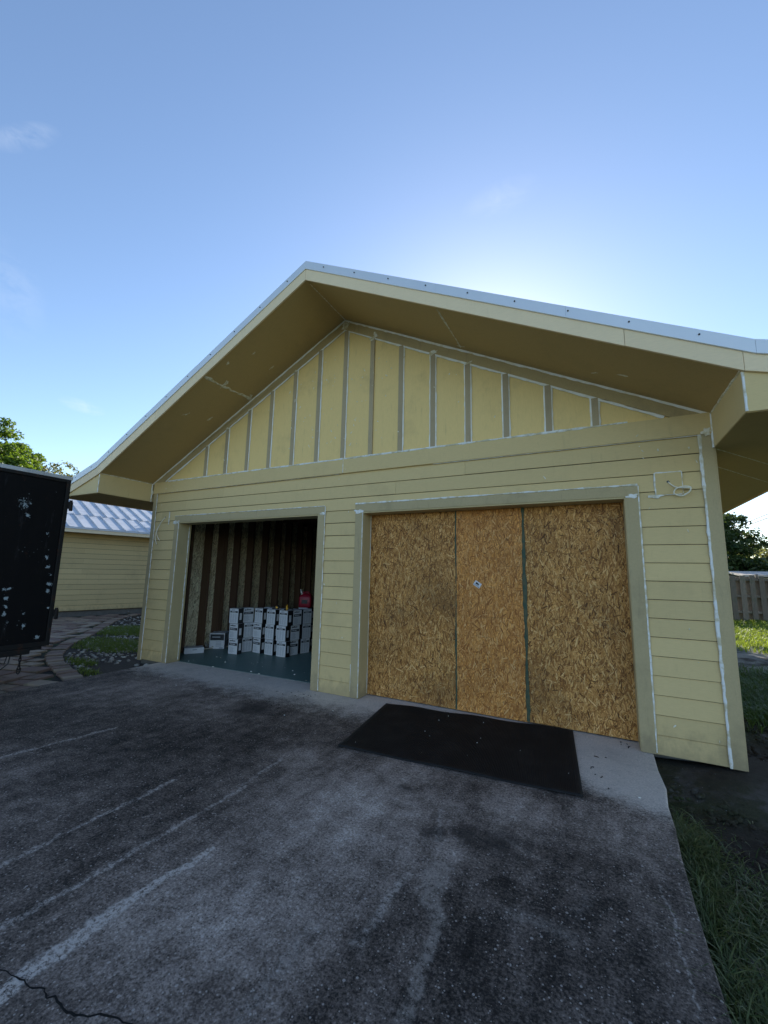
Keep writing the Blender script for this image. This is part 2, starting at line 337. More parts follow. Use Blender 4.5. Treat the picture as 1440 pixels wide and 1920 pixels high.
def leaf(name, a, b, trans=.35, back=(.3, .5, .06)):
    n = NT(name); g = n.new('NewGeometry')
    try: rnds = g.outputs['Random Per Island']
    except Exception: rnds = n.rand()
    c = n.mix(rnds, a, b); m = n.done(c, .5, 0, .4)
    tr = n.new('BsdfTranslucent'); n.put(tr.inputs[0], n.mix(rnds, back, tuple(q*.7 for q in back)))
    ms = n.new('MixShader'); ms.inputs[0].default_value = trans
    n.L.new(n.b.outputs[0], ms.inputs[1]); n.L.new(tr.outputs[0], ms.inputs[2]); n.L.new(ms.outputs[0], n.out.inputs['Surface'])
    return m
M['grass'] = leaf('grass_blade', (.035, .075, .014), (.085, .135, .03), .3, (.16, .24, .03))
M['grass_sun_tint'] = leaf('grass_blade_sun_tint', (.09, .16, .022), (.20, .26, .04), .45, (.42, .52, .05))  # lighter grass copy: sunlit look of the yard strip put into the colour
M['grass_dry'] = leaf('grass_blade_dry', (.16, .14, .07), (.30, .27, .16), .2, (.2, .18, .08))
M['grass_bed'] = leaf('grass_blade_bed', (.06, .11, .02), (.18, .23, .05), .4, (.30, .40, .05))
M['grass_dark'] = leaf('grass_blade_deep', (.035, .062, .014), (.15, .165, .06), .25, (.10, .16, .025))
M['leaf_bright'] = leaf('leaf_bright', (.035, .085, .014), (.085, .15, .024), .4, (.28, .42, .035))
M['leaf_dark'] = leaf('leaf_dark', (.02, .045, .012), (.055, .085, .022), .3, (.12, .17, .03))
M['leaf_pale'] = leaf('leaf_pale', (.07, .09, .03), (.13, .14, .05), .45, (.34, .34, .09))
n = NT('bark'); P = n.pos()
c = n.mix(n.noise(n.map(P, (6, 6, 1.2)), 4, 6, .7), (.05, .038, .028), (.15, .12, .09)); n.bump(n.noise(n.map(P, (6, 6, 1)), 5, 4), .7, .02)
M['bark'] = n.done(c, .9)
n = NT('grey_fence_wood'); P = n.pos()
c = n.mix(n.noise(n.map(P, (14, 14, 1)), 3, 6, .7), (.12, .095, .07), (.34, .28, .22))
c = n.hsv(c, v=n.math('ADD', .75, n.math('MULTIPLY', n.rand(), .5)))
c = n.mix(n.math('MULTIPLY', n.step(n.noise(P, 5, 5), .5, .65), .4), c, (.12, .13, .08)); n.bump(n.noise(n.map(P, (20, 20, 1)), 3, 4), .5, .006)
M['fence'] = n.done(c, .9)
# trailer: black paint with pale blooms where it has weathered off
n = NT('black_trailer_paint'); P = n.pos(); X, Y, Z = n.xyz(P)
cb = n.new('CombineXYZ'); n.put(cb.inputs[0], -7.0); n.put(cb.inputs[1], Y); n.put(cb.inputs[2], Z); Pp = cb.outputs[0]
Pj = n.vm('ADD', Pp, n.vm('SCALE', n.vm('SUBTRACT', n.noise(Pp, 9, 5, .7, col=True), (.5, .5, .5)), scale=.13))
c = n.mix(n.noise(n.map(P, (3, 3, .7)), 3, 6, .7), (.004, .004, .005), (.010, .0095, .0105))
c = n.mix(n.math('MULTIPLY', n.step(n.noise(n.map(P, (3, 3, .5)), 3, 5, .7), .58, .75), .7), c, (.05, .05, .055))
SP = (((-2.16, 2.46), .17, .62), ((-2.10, 2.30), .06, .8), ((-1.83, 2.08), .045, .8), ((-1.80, 1.74), .05, .9), ((-1.77, 1.62), .06, .9), ((-1.75, 1.5), .05, .8), ((-1.72, 1.36), .07, .85), ((-1.74, 1.26), .06, .8), ((-2.2, 1.30), .06, .9), ((-2.19, 1.18), .055, .9), ((-2.18, 1.07), .06, .9), ((-2.2, .97), .05, .8), ((-1.97, .80), .07, .85), ((-1.79, .64), .055, .85), ((-2.15, .86), .09, .5), ((-1.68, 1.03), .05, .8), ((-1.98, .97), .05, .6), ((-1.8, 2.70), .05, .5), ((-2.0, 1.0), .1, .4))
m_ = n.maxs([n.math('MULTIPLY', n.spot(Pj, (-7.0, q[0], q[1]), r), k) for q, r, k in SP])
m_ = n.step(n.math('ADD', n.math('MULTIPLY', m_, .75), n.math('MULTIPLY', n.math('SUBTRACT', n.noise(P, 30, 4, .8), .5), 1.5)), .42, .52)
sp2 = n.math('MULTIPLY', n.step(n.voro(P, 16), .13, .09), n.step(n.noise(P, 3, 3), .52, .64))
c = n.mix(n.maxs([m_, n.math('MULTIPLY', sp2, .35)]), c, (.36, .43, .47))
c = n.mix(n.math('MULTIPLY', n.step(n.noise(P, 7, 5, .7), .62, .72), .5), c, (.05, .022, .012))
M['trailer'] = n.done(c, .7, 0, .15)
n = NT('rusty_black_steel'); P = n.pos()
M['rust'] = n.done(n.mix(n.step(n.noise(P, 9, 5, .7), .5, .7), (.012, .012, .013), (.05, .022, .012)), .6, .2)
n = NT('grey_cable'); M['cable'] = n.done((.05, .05, .05), .6)
n = NT('white_wire'); M['wire'] = n.done((.86, .81, .68), .5)
n = NT('far_roof'); M['farroof'] = n.done(n.mix(n.noise(n.pos(), 2, 4), (.42, .36, .30), (.55, .48, .42)), .7)
n = NT('far_wall'); M['farwall'] = n.done((.45, .42, .36), .8)
n = NT('crack_dark'); M['crack'] = n.done((.006, .006, .006), 1)

# ------------------------------------------------------------------ mesh helpers
class MB:
    def __init__(s): s.v = []; s.f = []
    def add(s, vs, fs):
        o = len(s.v); s.v += [tuple(q) for q in vs]; s.f += [tuple(i+o for i in f) for f in fs]; return s
    def hexa(s, p):  # 8 corners: bottom 4 ccw from above then top 4
        return s.add(p, [(3, 2, 1, 0), (4, 5, 6, 7), (0, 1, 5, 4), (1, 2, 6, 5), (2, 3, 7, 6), (3, 0, 4, 7)])
    def box(s, x0, x1, y0, y1, z0, z1):
        return s.hexa([(x0, y0, z0), (x1, y0, z0), (x1, y1, z0), (x0, y1, z0), (x0, y0, z1), (x1, y0, z1), (x1, y1, z1), (x0, y1, z1)])
    def prism(s, poly, y0, y1):  # poly in (x,z), ccw seen from -y
        k = len(poly); vs = [(x, y0, z) for x, z in poly] + [(x, y1, z) for x, z in poly]
        fs = [tuple(range(k)), tuple(range(2*k-1, k-1, -1))] + [((i+1) % k, i, i+k, (i+1) % k+k) for i in range(k)]
        return s.add(vs, fs)
    def prismz(s, poly, z0, z1):  # poly in (x,y) ccw from above
        k = len(poly); vs = [(x, y, z0) for x, y in poly] + [(x, y, z1) for x, y in poly]
        fs = [tuple(range(k-1, -1, -1)), tuple(range(k, 2*k))] + [(i, (i+1) % k, (i+1) % k+k, i+k) for i in range(k)]
        return s.add(vs, fs)
    def tube(s, pts, rad, seg=6):
        pts = [Vector(p) for p in pts]; rad = rad if isinstance(rad, (list, tuple)) else [rad]*len(pts)
        o = len(s.v)
        for i, p in enumerate(pts):
            d = (pts[min(i+1, len(pts)-1)] - pts[max(i-1, 0)]).normalized()
            a = d.orthogonal().normalized() if i == 0 else (a - d*a.dot(d)).normalized()
            b = d.cross(a)
            for j in range(seg):
                t = 2*math.pi*j/seg; s.v.append(tuple(p + (a*math.cos(t)+b*math.sin(t))*rad[i]))
        for i in range(len(pts)-1):
            for j in range(seg):
                q = o+i*seg+j; r_ = o+i*seg+(j+1) % seg; s.f.append((q, r_, r_+seg, q+seg))
        s.f.append(tuple(o+j for j in range(seg-1, -1, -1))); e = o+(len(pts)-1)*seg; s.f.append(tuple(e+j for j in range(seg)))
        return s
    def ribbon(s, pts, w, nrm, th=.005, step=.05, jit=.35, wob=.15):
        """a caulk bead: low tent-shaped strip of uneven width lying on a plane"""
        nrm = Vector(nrm).normalized(); P = []
        for a, b in zip(pts[:-1], pts[1:]):
            a, b = Vector(a), Vector(b); k = max(1, int((b-a).length/step))
            P += [a.lerp(b, i/k) for i in range(k)]
        P.append(Vector(pts[-1])); o = len(s.v)
        ww = 1.0
        for i, p in enumerate(P):
            d = (P[min(i+1, len(P)-1)] - P[max(i-1, 0)]).normalized(); sd = d.cross(nrm)
            ww = .6*ww + .4*(1 + rnd.uniform(-jit, jit)*1.6); off = sd*rnd.uniform(-wob, wob)*w
            h = max(.15, ww)*w*.5
            s.v += [tuple(p-sd*h+off - nrm*.002), tuple(p-sd*h*.5+off+nrm*th), tuple(p+sd*h*.5+off+nrm*th), tuple(p+sd*h+off - nrm*.002)]
        for i in range(len(P)-1):
            for j in range(3):
                q = o+i*4+j; s.f.append((q, q+1, q+5, q+4))
        return s
    def blob(s, c, nrm, ax, ra, rb, th=.003, k=14, rag=.45):
        nrm = Vector(nrm).normalized(); ax = Vector(ax); ax = (ax-nrm*ax.dot(nrm)).normalized(); by = nrm.cross(ax); c = Vector(c)
        o = len(s.v); s.v.append(tuple(c+nrm*th))
        for j in range(k):
            t = 2*math.pi*j/k; q = 1+rnd.uniform(-rag, rag)
            s.v.append(tuple(c+ax*math.cos(t)*ra*q+by*math.sin(t)*rb*q + nrm*.0006))
        for j in range(k): s.f.append((o, o+1+j, o+1+(j+1) % k))
        return s
    def mesh(s, name):
        me = bpy.data.meshes.new(name); me.from_pydata(s.v, [], s.f); me.update(); return me
    def obj(s, name, mat, parent=None, smooth=False, bevel=0):
        me = s.mesh(name); return link(me, name, mat, parent, smooth, bevel)
def link(me, name, mat, parent=None, smooth=False, bevel=0):
    if mat is not None and not me.materials: me.materials.append(M[mat] if isinstance(mat, str) else mat)
    if smooth: me.polygons.foreach_set('use_smooth', [True]*len(me.polygons))
    o = bpy.data.objects.new(name, me); COL.objects.link(o)
    if parent: o.parent = parent
    if bevel:
        b = o.modifiers.new('bevel', 'BEVEL'); b.width = bevel; b.segments = 2; b.limit_method = 'ANGLE'
    return o
def tag(o, label=None, cat=None, group=None, kind=None):
    if label: o['label'] = label
    if cat: o['category'] = cat
    if group: o['group'] = group
    if kind: o['kind'] = kind
    return o
def empty(name, loc=(0, 0, 0), rz=0):
    o = bpy.data.objects.new(name, None); COL.objects.link(o); o.location = loc; o.rotation_euler = (0, 0, rz); return o
def npmesh(name, V, F):
    """numpy verts (n,3), faces (m,k)"""
    me = bpy.data.meshes.new(name); k = F.shape[1]
    me.vertices.add(len(V)); me.vertices.foreach_set('co', np.ascontiguousarray(V, dtype=np.float32).ravel())
    me.loops.add(F.size); me.loops.foreach_set('vertex_index', np.ascontiguousarray(F, dtype=np.int32).ravel())
    me.polygons.add(len(F)); me.polygons.foreach_set('loop_start', np.arange(0, F.size, k, dtype=np.int32))
    me.update(calc_edges=True); me.validate(); return me
BR = lambda mb, *a: mb.box(*a)

# ------------------------------------------------------------------ ground and driveway
def axis(lo, hi, a, b, d):
    q = list(np.arange(a, b+1e-6, d)); s = d; x = b
    while x < hi: s *= 1.45; x += s; q.append(x)
    s = d; x = a
    while x > lo: s *= 1.45; x -= s; q.insert(0, x)
    return np.array(q)
gx = axis(-420, 420, -17, 9, .16); gy = axis(-420, 420, -6, 19, .16)
GX, GY = np.meshgrid(gx, gy)
def hills(x, y):
    return (.018*np.sin(x*2.3+1.1*np.sin(y*1.7)) + .015*np.sin(y*3.1+x*1.3) + .010*np.sin(x*6.1-y*4.7))
def ground_z(x, y):
    base = -.105 + hills(x, y)
    base = base + .07*np.exp(-((x-1.5)**2/.5+(y-.2)**2/.8)) + .03*np.exp(-((x-.8)**2/.1+(y-.1)**2/.2))
    # behind the left edge the paved court lies level
    return np.where((x < -6.9) & (x > -17), -.115 + .2*hills(x, y), base)
GZ = ground_z(GX, GY)
inside = (GX > -7.3) & (GX < .9) & (GY > .1) & (GY < 8.8)
GZ = np.where(inside, -.2, GZ)
V = np.stack([GX, GY, GZ], -1).reshape(-1, 3); nx, ny = len(gx), len(gy)
I = np.arange(nx*ny).reshape(ny, nx)
F = np.stack([I[:-1, :-1], I[:-1, 1:], I[1:, 1:], I[1:, :-1]], -1).reshape(-1, 4)
tag(link(npmesh('ground', V, F), 'ground', 'ground', smooth=True), kind='structure')

mb = MB()
ysteps = [0.27, 0, -.35, -.7, -1.0, -1.3, -1.6, -2, -2.4, -2.8, -3.2, -3.6, -4, -4.6, -5.5, -7, -10, -14]
Lft = [(-6.84 + rnd.uniform(-.02, .02), y) for y in ysteps]; Rgt = [(.395 + rnd.uniform(-.014, .014) - (.02 if y < -1 else 0), y) for y in ysteps[1:]]
poly = [(-6.84, .3)] + Lft[1:] + Rgt[::-1] + [(.395, .3)]
mb.prismz(poly, -.3, 0)
drive = tag(mb.obj('driveway', 'drive', bevel=.012), kind='structure')
mb = MB(); pts = [(-2.3, -3.85), (-2.16, -3.82), (-2.06, -3.81), (-1.98, -3.79), (-1.94, -3.80), (-1.91, -3.78), (-1.81, -3.785), (-1.74, -3.77), (-1.69, -3.73), (-1.56, -3.70), (-1.45, -3.71), (-1.33, -3.68)]
fine_pts = []
for a, b in zip(pts[:-1], pts[1:]):
    for i in range(4): fine_pts.append((a[0]+(b[0]-a[0])*i/4+rnd.uniform(-.006, .006), a[1]+(b[1]-a[1])*i/4+rnd.uniform(-.006, .006), .0015))
mb.ribbon(fine_pts, .0075, (0, 0, 1), .001, .05, .6, .2)
mb.obj('crack', 'crack', drive)

# ------------------------------------------------------------------ the garage
CX, HW, EXP = -3.232, 4.303, .178
XL, XR = -7.465, 1.071                    # outer corners -7.465 / 1.071
SL, ZE = .517, 3.225                     # rake slope, soffit height above the corner
ZA = ZE + SL*HW
YF = -.975                                # front of the overhang
YB = 9.0
gar = tag(empty('garage', (0, 0, 0)), 'yellow lap-sided gable garage with one open bay and one boarded bay', 'garage')
OP = [(-6.66, -3.58), (-2.82, .30)]; OT = 2.45
T = .12

# walls
mb = MB()
for a, b in ((XL+.01, OP[0][0]), (OP[0][1], OP[1][0]), (OP[1][1], XR-.01)): mb.box(a, b, .012, .15, .008, 3.2)
for a, b in OP: mb.box(a, b, .012, .15, OT, 3.2)
fwall = mb.obj('front_wall', 'darkwood', gar)
mb = MB(); mb.box(XR-.14, XR-.012, .15, YB, -.02, 3.3); mb.obj('side_wall', 'siding', gar)
mb = MB(); mb.box(XL+.012, XL+.03, .15, YB, -.25, 3.3); lsw = mb.obj('side_wall', 'siding', gar)
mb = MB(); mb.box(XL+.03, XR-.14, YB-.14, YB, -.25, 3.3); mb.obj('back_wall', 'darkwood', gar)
mb = MB(); mb.prism([(XL, 3.3), (XR, 3.3), (CX, ZA+.05)], YB-.14, YB); mb.obj('back_gable', 'gable', gar)
mb = MB(); mb.box(XL+.03, XL+.045, .15, YB-.14, 0, 3.25); sheath = mb.obj('sheathing', 'sheath', gar)
# studs of the left inner wall
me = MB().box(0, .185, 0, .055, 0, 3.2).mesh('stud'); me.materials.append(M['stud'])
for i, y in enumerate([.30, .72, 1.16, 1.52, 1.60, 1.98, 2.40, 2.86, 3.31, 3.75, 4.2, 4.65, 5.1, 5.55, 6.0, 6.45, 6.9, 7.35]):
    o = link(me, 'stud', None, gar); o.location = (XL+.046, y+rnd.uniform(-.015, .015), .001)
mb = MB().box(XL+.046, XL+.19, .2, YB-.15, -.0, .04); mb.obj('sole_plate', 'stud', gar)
# green painted floor
mb = MB(); mb.prismz([(XL+.03, .21), (-6.66, .22), (OP[0][1], .30), (XR-.14, .30), (XR-.14, YB-.14), (XL+.03, YB-.14)], -.2, .006)
gfl = mb.obj('garage_floor', 'gfloor', gar)
# ceiling joists, dark under the roof
for i in range(9):
    y = .9+i*.9; mb = MB().box(XL+.05, XR-.15, y, y+.04, 2.9, 3.04); mb.obj('joist', 'stud', gar)
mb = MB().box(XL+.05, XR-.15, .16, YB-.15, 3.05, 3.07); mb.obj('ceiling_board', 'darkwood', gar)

# siding boards, lapped
GAP = .0065
def board(x0, x1, z0, z1):
    yb, yt = -.0085+rnd.uniform(-.001, .001), .003
    g = .0012; z0 += rnd.uniform(-.0012, .0012)
    mb = MB().hexa([(x0+g, yb, z0), (x1-g, yb, z0), (x1-g, .011, z0), (x0+g, .011, z0), (x0+g, yt, z1), (x1-g, yt, z1), (x1-g, .011, z1), (x0+g, .011, z1)])
    return mb.obj('siding_board', 'siding', fwall)
P1, P2, P3 = (XL+.105, OP[0][0]-T), (OP[0][1]+T, OP[1][0]-T), (OP[1][1]+T, XR-.102)
for k in range(14):
    z0 = .004 if k == 0 else k*EXP
    for a, b in (P1, P2, P3): board(a-.004, b+.004, z0, (k+1)*EXP-GAP)
joints = {14: [-4.9], 15: [-6.53, -2.333], 16: [-5.6, -1.382]}
for k in (14, 15, 16):
    xs = [P1[0]-.004] + joints[k] + [P3[1]+.004]
    for a, b in zip(xs[:-1], xs[1:]): board(a, b, k*EXP, (k+1)*EXP-(GAP if k < 16 else -.01))
# corner boards and frieze
ZF0, ZF1 = 17*EXP, 3.238
for a, b in ((XL, XL+.105), (XR-.102, XR)):
    mb = MB().box(a, b, -.018, .02, -.002 if a > 0 else -.02, 3.2); mb.obj('corner_board', 'trim', fwall, bevel=.003)
mb = MB().box(XR-.004, XR+.014, -.012, .09, -.002, 2.95); mb.obj('corner_board', 'trim', fwall, bevel=.003)
for a, b in ((XL+.001, -3.17), (-3.167, XR-.001)):
    mb = MB().box(a, b, -.030, .02, ZF0, ZF1); mb.obj('frieze_board', 'siding', fwall, bevel=.003)
# gable
mb = MB(); mb.prism([(XL+.005, ZE-.02), (XR-.005, ZE-.02), (CX, ZA-.02)], -.002, .1); gab = mb.obj('gable_wall', 'gable', gar)
RW = .165
def zs(x): return ZA - SL*abs(x-CX)
for sgn in (-1, 1):
    xe = CX+sgn*HW
    xi = CX+sgn*(HW-(RW)/SL)
    pl = [(CX, zs(CX)-RW), (xi, ZF1), (xe-sgn*.005, ZF1), (xe-sgn*.005, zs(xe)+.004), (CX, ZA)]
    if sgn > 0: pl = pl
    else: pl = pl[::-1]
    mb = MB(); mb.prism(pl, -.020, .002); mb.obj('rake_board', 'rake', gab, bevel=.002)
BX = [-6.093, -5.60, -5.10, -4.62, -4.145, -3.67, -3.197, -2.735, -2.275, -1.805, -1.335, -.868, -.395, .078]
for x in BX:
    zt = zs(abs(x-CX)+.035+CX) - RW
    w = .033
    mb = MB().box(x-w, x+w, -.022, -.001, ZF1+.002, min(zs(x-w), zs(x+w))-RW+.012); mb.obj('batten', 'batten', gab, bevel=.002)
# door trims and jambs
for i, (a, b) in enumerate(OP):
    z0 = .004
    tr = MB().box(a-T-.002, b+T+.002, -.022, .012, OT, OT+.115).obj('door_head_trim', 'trim', fwall, bevel=.003)
    MB().box(a-T, a, -.020, .012, z0, OT-.001).obj('door_side_trim', 'trim', fwall, bevel=.003)
    MB().box(b, b+T, -.020, .012, z0, OT-.001).obj('door_side_trim', 'trim', fwall, bevel=.003)
    MB().box(a-.012, a+.006, -.014, .245, z0, OT-.002).obj('jamb', 'jamb', fwall, bevel=.003)
    MB().box(b-.006, b+.012, -.014, .245, z0, OT-.002).obj('jamb', 'jamb', fwall, bevel=.003)
    MB().box(a+.006, b-.006, -.014, .245, OT-.018, OT+.004).obj('jamb', 'jamb', fwall, bevel=.003)
# foundation below the left pier and right pier
MB().box(XL+.05, -6.70, .03, .2, -.3, -.006).obj('foundation', 'found', gar)
MB().box(.41, XR-.06, .11, .2, -.3, -.006).obj('foundation', 'found', gar)

# boarded bay
bay = gar
xj = [OP[1][0]-.02, -1.572, -.748, OP[1][1]+.02]
for i in range(3):
    yy = .225 - (.006 if i == 1 else 0)
    mb = MB().box(xj[i]+.004, xj[i+1]-.004, yy, yy+.012, .012 if i < 2 else .014, OT+.02)
    pan = mb.obj('osb_panel', 'osb2' if i == 1 else 'osb', gar)
    x0, x1, z0, z1 = xj[i]+.005, xj[i+1]-.005, .016, OT+.015
    N = int((x1-x0)*(z1-z0)*2300); cx, cz = rng.uniform(x0, x1, N), rng.uniform(z0, z1, N)
    th = np.where(rng.random(N) < .72, np.pi/2+rng.normal(0, .42, N), rng.uniform(0, np.pi, N))
    ln = rng.uniform(.012, .050, N)*rng.choice([1, 1, 1.4], N); wd = rng.uniform(.0022, .0088, N); dp = rng.uniform(.0006, .0030, N)
    ca_, sa_ = np.cos(th), np.sin(th)
    P6 = [(-1, -.5), (-.3, -1), (.85, -.9), (1, .35), (.35, 1), (-.85, .8)]; V6 = []
    for a_, b_ in P6:
        la, wb = a_*ln*rng.uniform(.75, 1.1, N), b_*wd*rng.uniform(.6, 1.1, N)
        V6.append(np.stack([np.clip(cx+la*ca_-wb*sa_, x0, x1), yy-dp-la*rng.uniform(-.008, .008, N), np.clip(cz+la*sa_+wb*ca_, z0, z1)], 1))
    V6 = np.stack(V6, 1).reshape(-1, 3); F6 = np.arange(N*6).reshape(-1, 6)
    tag(link(npmesh('wood_strands', V6, F6), 'wood_strands', 'strand2' if i == 1 else 'strand', pan), kind='stuff')
    tag(pan, ['weathered brown strand board panel', 'brighter orange strand board panel with a sticker', 'weathered brown strand board panel'][i])
    if i < 2:
        mb = MB().ribbon([(xj[i+1], yy-.004, .02), (xj[i+1], yy-.004, OT)], .036 if i else .026, (0, -1, 0), .003, .06, .5, .12)
        mb.obj('edge_sealant', 'greenedge', pan)
    if i == 1:
        st = MB(); c0 = Vector((-1.302, yy-.0055, 1.508)); ca, sa = math.cos(R(-33)), math.sin(R(-33))
        def sq(x0, x1, z0, z1, dy):
            q = [(x0, z0), (x1, z0), (x1, z1), (x0, z1)]
            return [(c0.x+a*ca-b*sa, c0.y-dy, c0.z+a*sa+b*ca) for a, b in q]
        st.add(sq(-.045, .045, -.032, .032, 0), [(0, 1, 2, 3)]); st.obj('sticker', 'cardwhite', pan)
        st = MB()
        for a in ((-.024, -.002, -.006, .018), (.006, .018, -.010, .014), (-.004, .004, -.004, .016), (.024, .034, -.028, -.018), (-.040, -.034, -.022, -.016), (-.03, .02, -.022, -.018)):
            st.add(sq(*a, .001), [(0, 1, 2, 3)])
        st.obj('sticker_print', 'ink', pan)
MB().box(OP[1][0]-.05, OP[1][1]+.05, .30, .34, .02, OT).obj('backing_board', 'darkwood', gar)

# roof: soffits, barge boards, eave boxes, metal
roof = empty('roof'); roof.parent = gar
BH, FH = .155, .105
ES = .31                                       # flatter slope of the eaves
XO = HW+1.13                                   # eave edge from the centre line
def mir(pl, s): return [(CX+s*x, z) for x, z in (pl if s > 0 else pl[::-1])]
for s in (-1, 1):
    # soffit (sloping, full length)
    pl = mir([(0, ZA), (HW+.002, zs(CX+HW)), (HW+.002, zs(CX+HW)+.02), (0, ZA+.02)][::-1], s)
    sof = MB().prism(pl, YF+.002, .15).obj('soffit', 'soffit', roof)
    pl = mir([(0, ZA+.022), (HW+.002, ZE+.022), (HW+.002, ZE+BH), (0, ZA+BH)][::-1], s)
    MB().prism(pl, YF+.02, YB+.3).obj('roof_deck', 'darkwood', roof)
    # eave box: closed soffit, tapering to the fascia
    zo = ZE-ES*(XO-HW)
    pl = mir([(HW-.002, 2.885), (XO-.02, 2.885), (XO-.02, zo+BH), (HW-.002, ZE+BH-.002)], s)
    eb = MB().prism(pl, YF, YB+.3).obj('eave_box', 'siding', roof)
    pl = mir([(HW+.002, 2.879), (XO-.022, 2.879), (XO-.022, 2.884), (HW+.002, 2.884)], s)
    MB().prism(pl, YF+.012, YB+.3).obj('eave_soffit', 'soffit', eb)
    MB().box(*sorted((CX+s*(XO-.02), CX+s*(XO+.004))), YF-.012, YB+.3, 2.862, zo+BH).obj('fascia', 'barge', eb)
    # barge boards: two long lengths on the rake and one on the eave
    cuts = [0, 3.55 if s > 0 else 2.9, HW+.015]
    for a, b in zip(cuts[:-1], cuts[1:]):
        pl = mir([(a+.0015, ZA-SL*a-.012), (b-.0015, ZA-SL*b-.012), (b-.0015, ZA-SL*b+BH), (a+.0015, ZA-SL*a+BH)], s)
        MB().prism(pl, YF-.022, YF+.001).obj('barge_board', 'barge', roof, bevel=.002)
    a, b = HW+.016, XO+.006
    za, zb = ZA-SL*(HW+.015), ZA-SL*(HW+.015)-ES*(b-a)
    pl = mir([(a, za-.012), (b, zb-.012), (b, zb+BH), (a, za+BH)], s)
    MB().prism(pl, YF-.022, YF-.001).obj('barge_board', 'barge', roof, bevel=.002)
    # rake flashing with a bend at the eave
    fc = [0, 1.83, 3.1, HW+.09] if s > 0 else [0, 2.0, HW+.09]
    for a_, b_ in zip(fc[:-1], fc[1:]):
        pl = mir([(a_, ZA-SL*a_+BH-.012), (b_, ZA-SL*b_+BH-.012), (b_, ZA-SL*b_+BH+FH), (a_, ZA-SL*a_+BH+FH)], s)
        fl_ = MB().prism(pl, YF-.034-(.0015 if a_ else 0), YF+.05).obj('rake_flashing', 'metal', roof, bevel=.003)
    a_, b_ = HW+.09, XO+.05
    za = ZA-SL*a_; zb = za-ES*(b_-a_)
    pl = mir([(a_, za+BH-.012), (b_, zb+BH-.012), (b_, zb+BH+FH), (a_, za+BH+FH)], s)
    MB().prism(pl, YF-.037, YF+.05).obj('rake_flashing', 'metal', roof, bevel=.003)
    for i in range(11):
        x = .30+i*.47
        if x > XO: break
        z = (ZA-SL*x if x < HW+.09 else za-ES*(x-a_)) + BH+FH*.55
        MB().tube([(CX+s*x, YF-.042, z), (CX+s*x, YF-.034, z)], .0075, 8).obj('screw', 'screw', roof)
    # standing seam panels on top
    pl = mir([(0, ZA+BH), (HW+.09, ZA-SL*(HW+.09)+BH), (HW+.09, ZA-SL*(HW+.09)+BH+.07), (0, ZA+BH+.07)][::-1], s)
    MB().prism(pl, YF+.052, YB+.35).obj('roof_metal', 'roofmetal', roof)
    pl = mir([(HW+.092, za+BH), (XO+.05, zb+BH), (XO+.05, zb+BH+.07), (HW+.092, za+BH+.07)][::-1], s)
    MB().prism(pl, YF+.052, YB+.35).obj('roof_metal', 'roofmetal', roof)

# caulk beads
CK = lambda pts, w, nrm=(0, -1, 0), parent=fwall, th=.004, mat='caulk', jit=.35, wob=.08: MB().ribbon(pts, w, nrm, th, .05, jit, wob).obj('caulk_bead', mat, parent)
yt = -.0065
CK([(XL+.108, yt-.012, -.0), (XL+.108, yt-.012, ZF0)], .017)
CK([(XR-.105, yt-.012, .0), (XR-.105, yt-.012, ZF0)], .026, jit=.5)
CK([(XL+.108, -.032, ZF0-.004), (CX, -.016, ZF0-.004)], .006, mat='smear', parent=fwall)
CK([(-1.8, -.016, ZF0-.004), (XR-.105, -.016, ZF0-.004)], .007, mat='cream')
for i, (a, b) in enumerate(OP):
    CK([(a-T, -.022, OT+.118), (b+T, -.022, OT+.118)], .020 if i else .014, th=.008, jit=.6)
    CK([(b+T+.004, -.017, .02), (b+T+.004, -.017, OT+.11)], .014 if i == 0 else .016, jit=.5)
    CK([(a-.004, -.0215, .02), (a-.004, -.0215, OT-.01)], .011, th=.003)
    CK([(a-T-.004, -.012, .02 if i == 0 else .08), (a-T-.004, -.012, .40 if i == 0 else .42)], .012, jit=.6)
    CK([(a+.0065, .205, .03), (a+.0065, .205, OT-.02)], .020 if i == 0 else .008, (1, 0, 0), th=.003, jit=.5)
    for (x, z, ra, rb) in ((a-T*.55, OT+.005, .075, .03), (b+T*.6, OT+.005, .05, .022)):
        MB().blob((x, -.0235, z), (0, -1, 0), (1, 0, 0), ra, rb).obj('caulk_smear', 'caulk', fwall)
# gable beads
CK([(XL+.4, -.031, ZF1+.003), (XR-.7, -.031, ZF1+.003)], .024, parent=gab, jit=.5)
CK([(-3.168, -.0305, ZF0+.01), (-3.168, -.0305, ZF1)], .012, parent=gab)
for s in (-1, 1):
    CK([(CX, -.0205, zs(CX)-.008), (CX+s*(HW-.02), -.0205, ZE+.006)], .042, parent=gab, mat='cream', jit=.35)
    x1 = HW-(RW+.03)/SL
    CK([(CX, -.0150, ZA-RW-.005), (CX+s*x1, -.0150, zs(CX+x1)-RW-.005)], .030, parent=gab, mat='cream', jit=.35)
for i, x in enumerate(BX):
    for sd in ((1,) if i < 7 else ((-1, 1) if i >= 9 else (1,) if i == 8 else ())):
        xx = x+sd*.036; CK([(xx, -.010, ZF1+.012), (xx, -.010, zs(xx)-RW-.004)], .026, parent=gab, mat='cream', jit=.35)
mb = MB()
for x, z, ra, rb in ((CX+.01, ZA-.09, .07, .055), (-2.73, zs(-2.73)-.17, .07, .03), (-1.80, zs(-1.8)-.15, .07, .03), (-2.70, zs(-2.7)-.10, .03, .03), (-1.335, zs(-1.335)-.17, .06, .012), (-4.145, zs(-4.145)-.165, .04, .015), (-5.1, zs(-5.1)-.165, .04, .015), (-5.6, zs(-5.6)-.165, .04, .02), (-6.09, zs(-6.09)-.16, .03, .012)):
    MB().blob((x, -.0235, z), (0, -1, 0), (1, 0, .3), ra, rb).obj('caulk_smear', 'smear', gab)
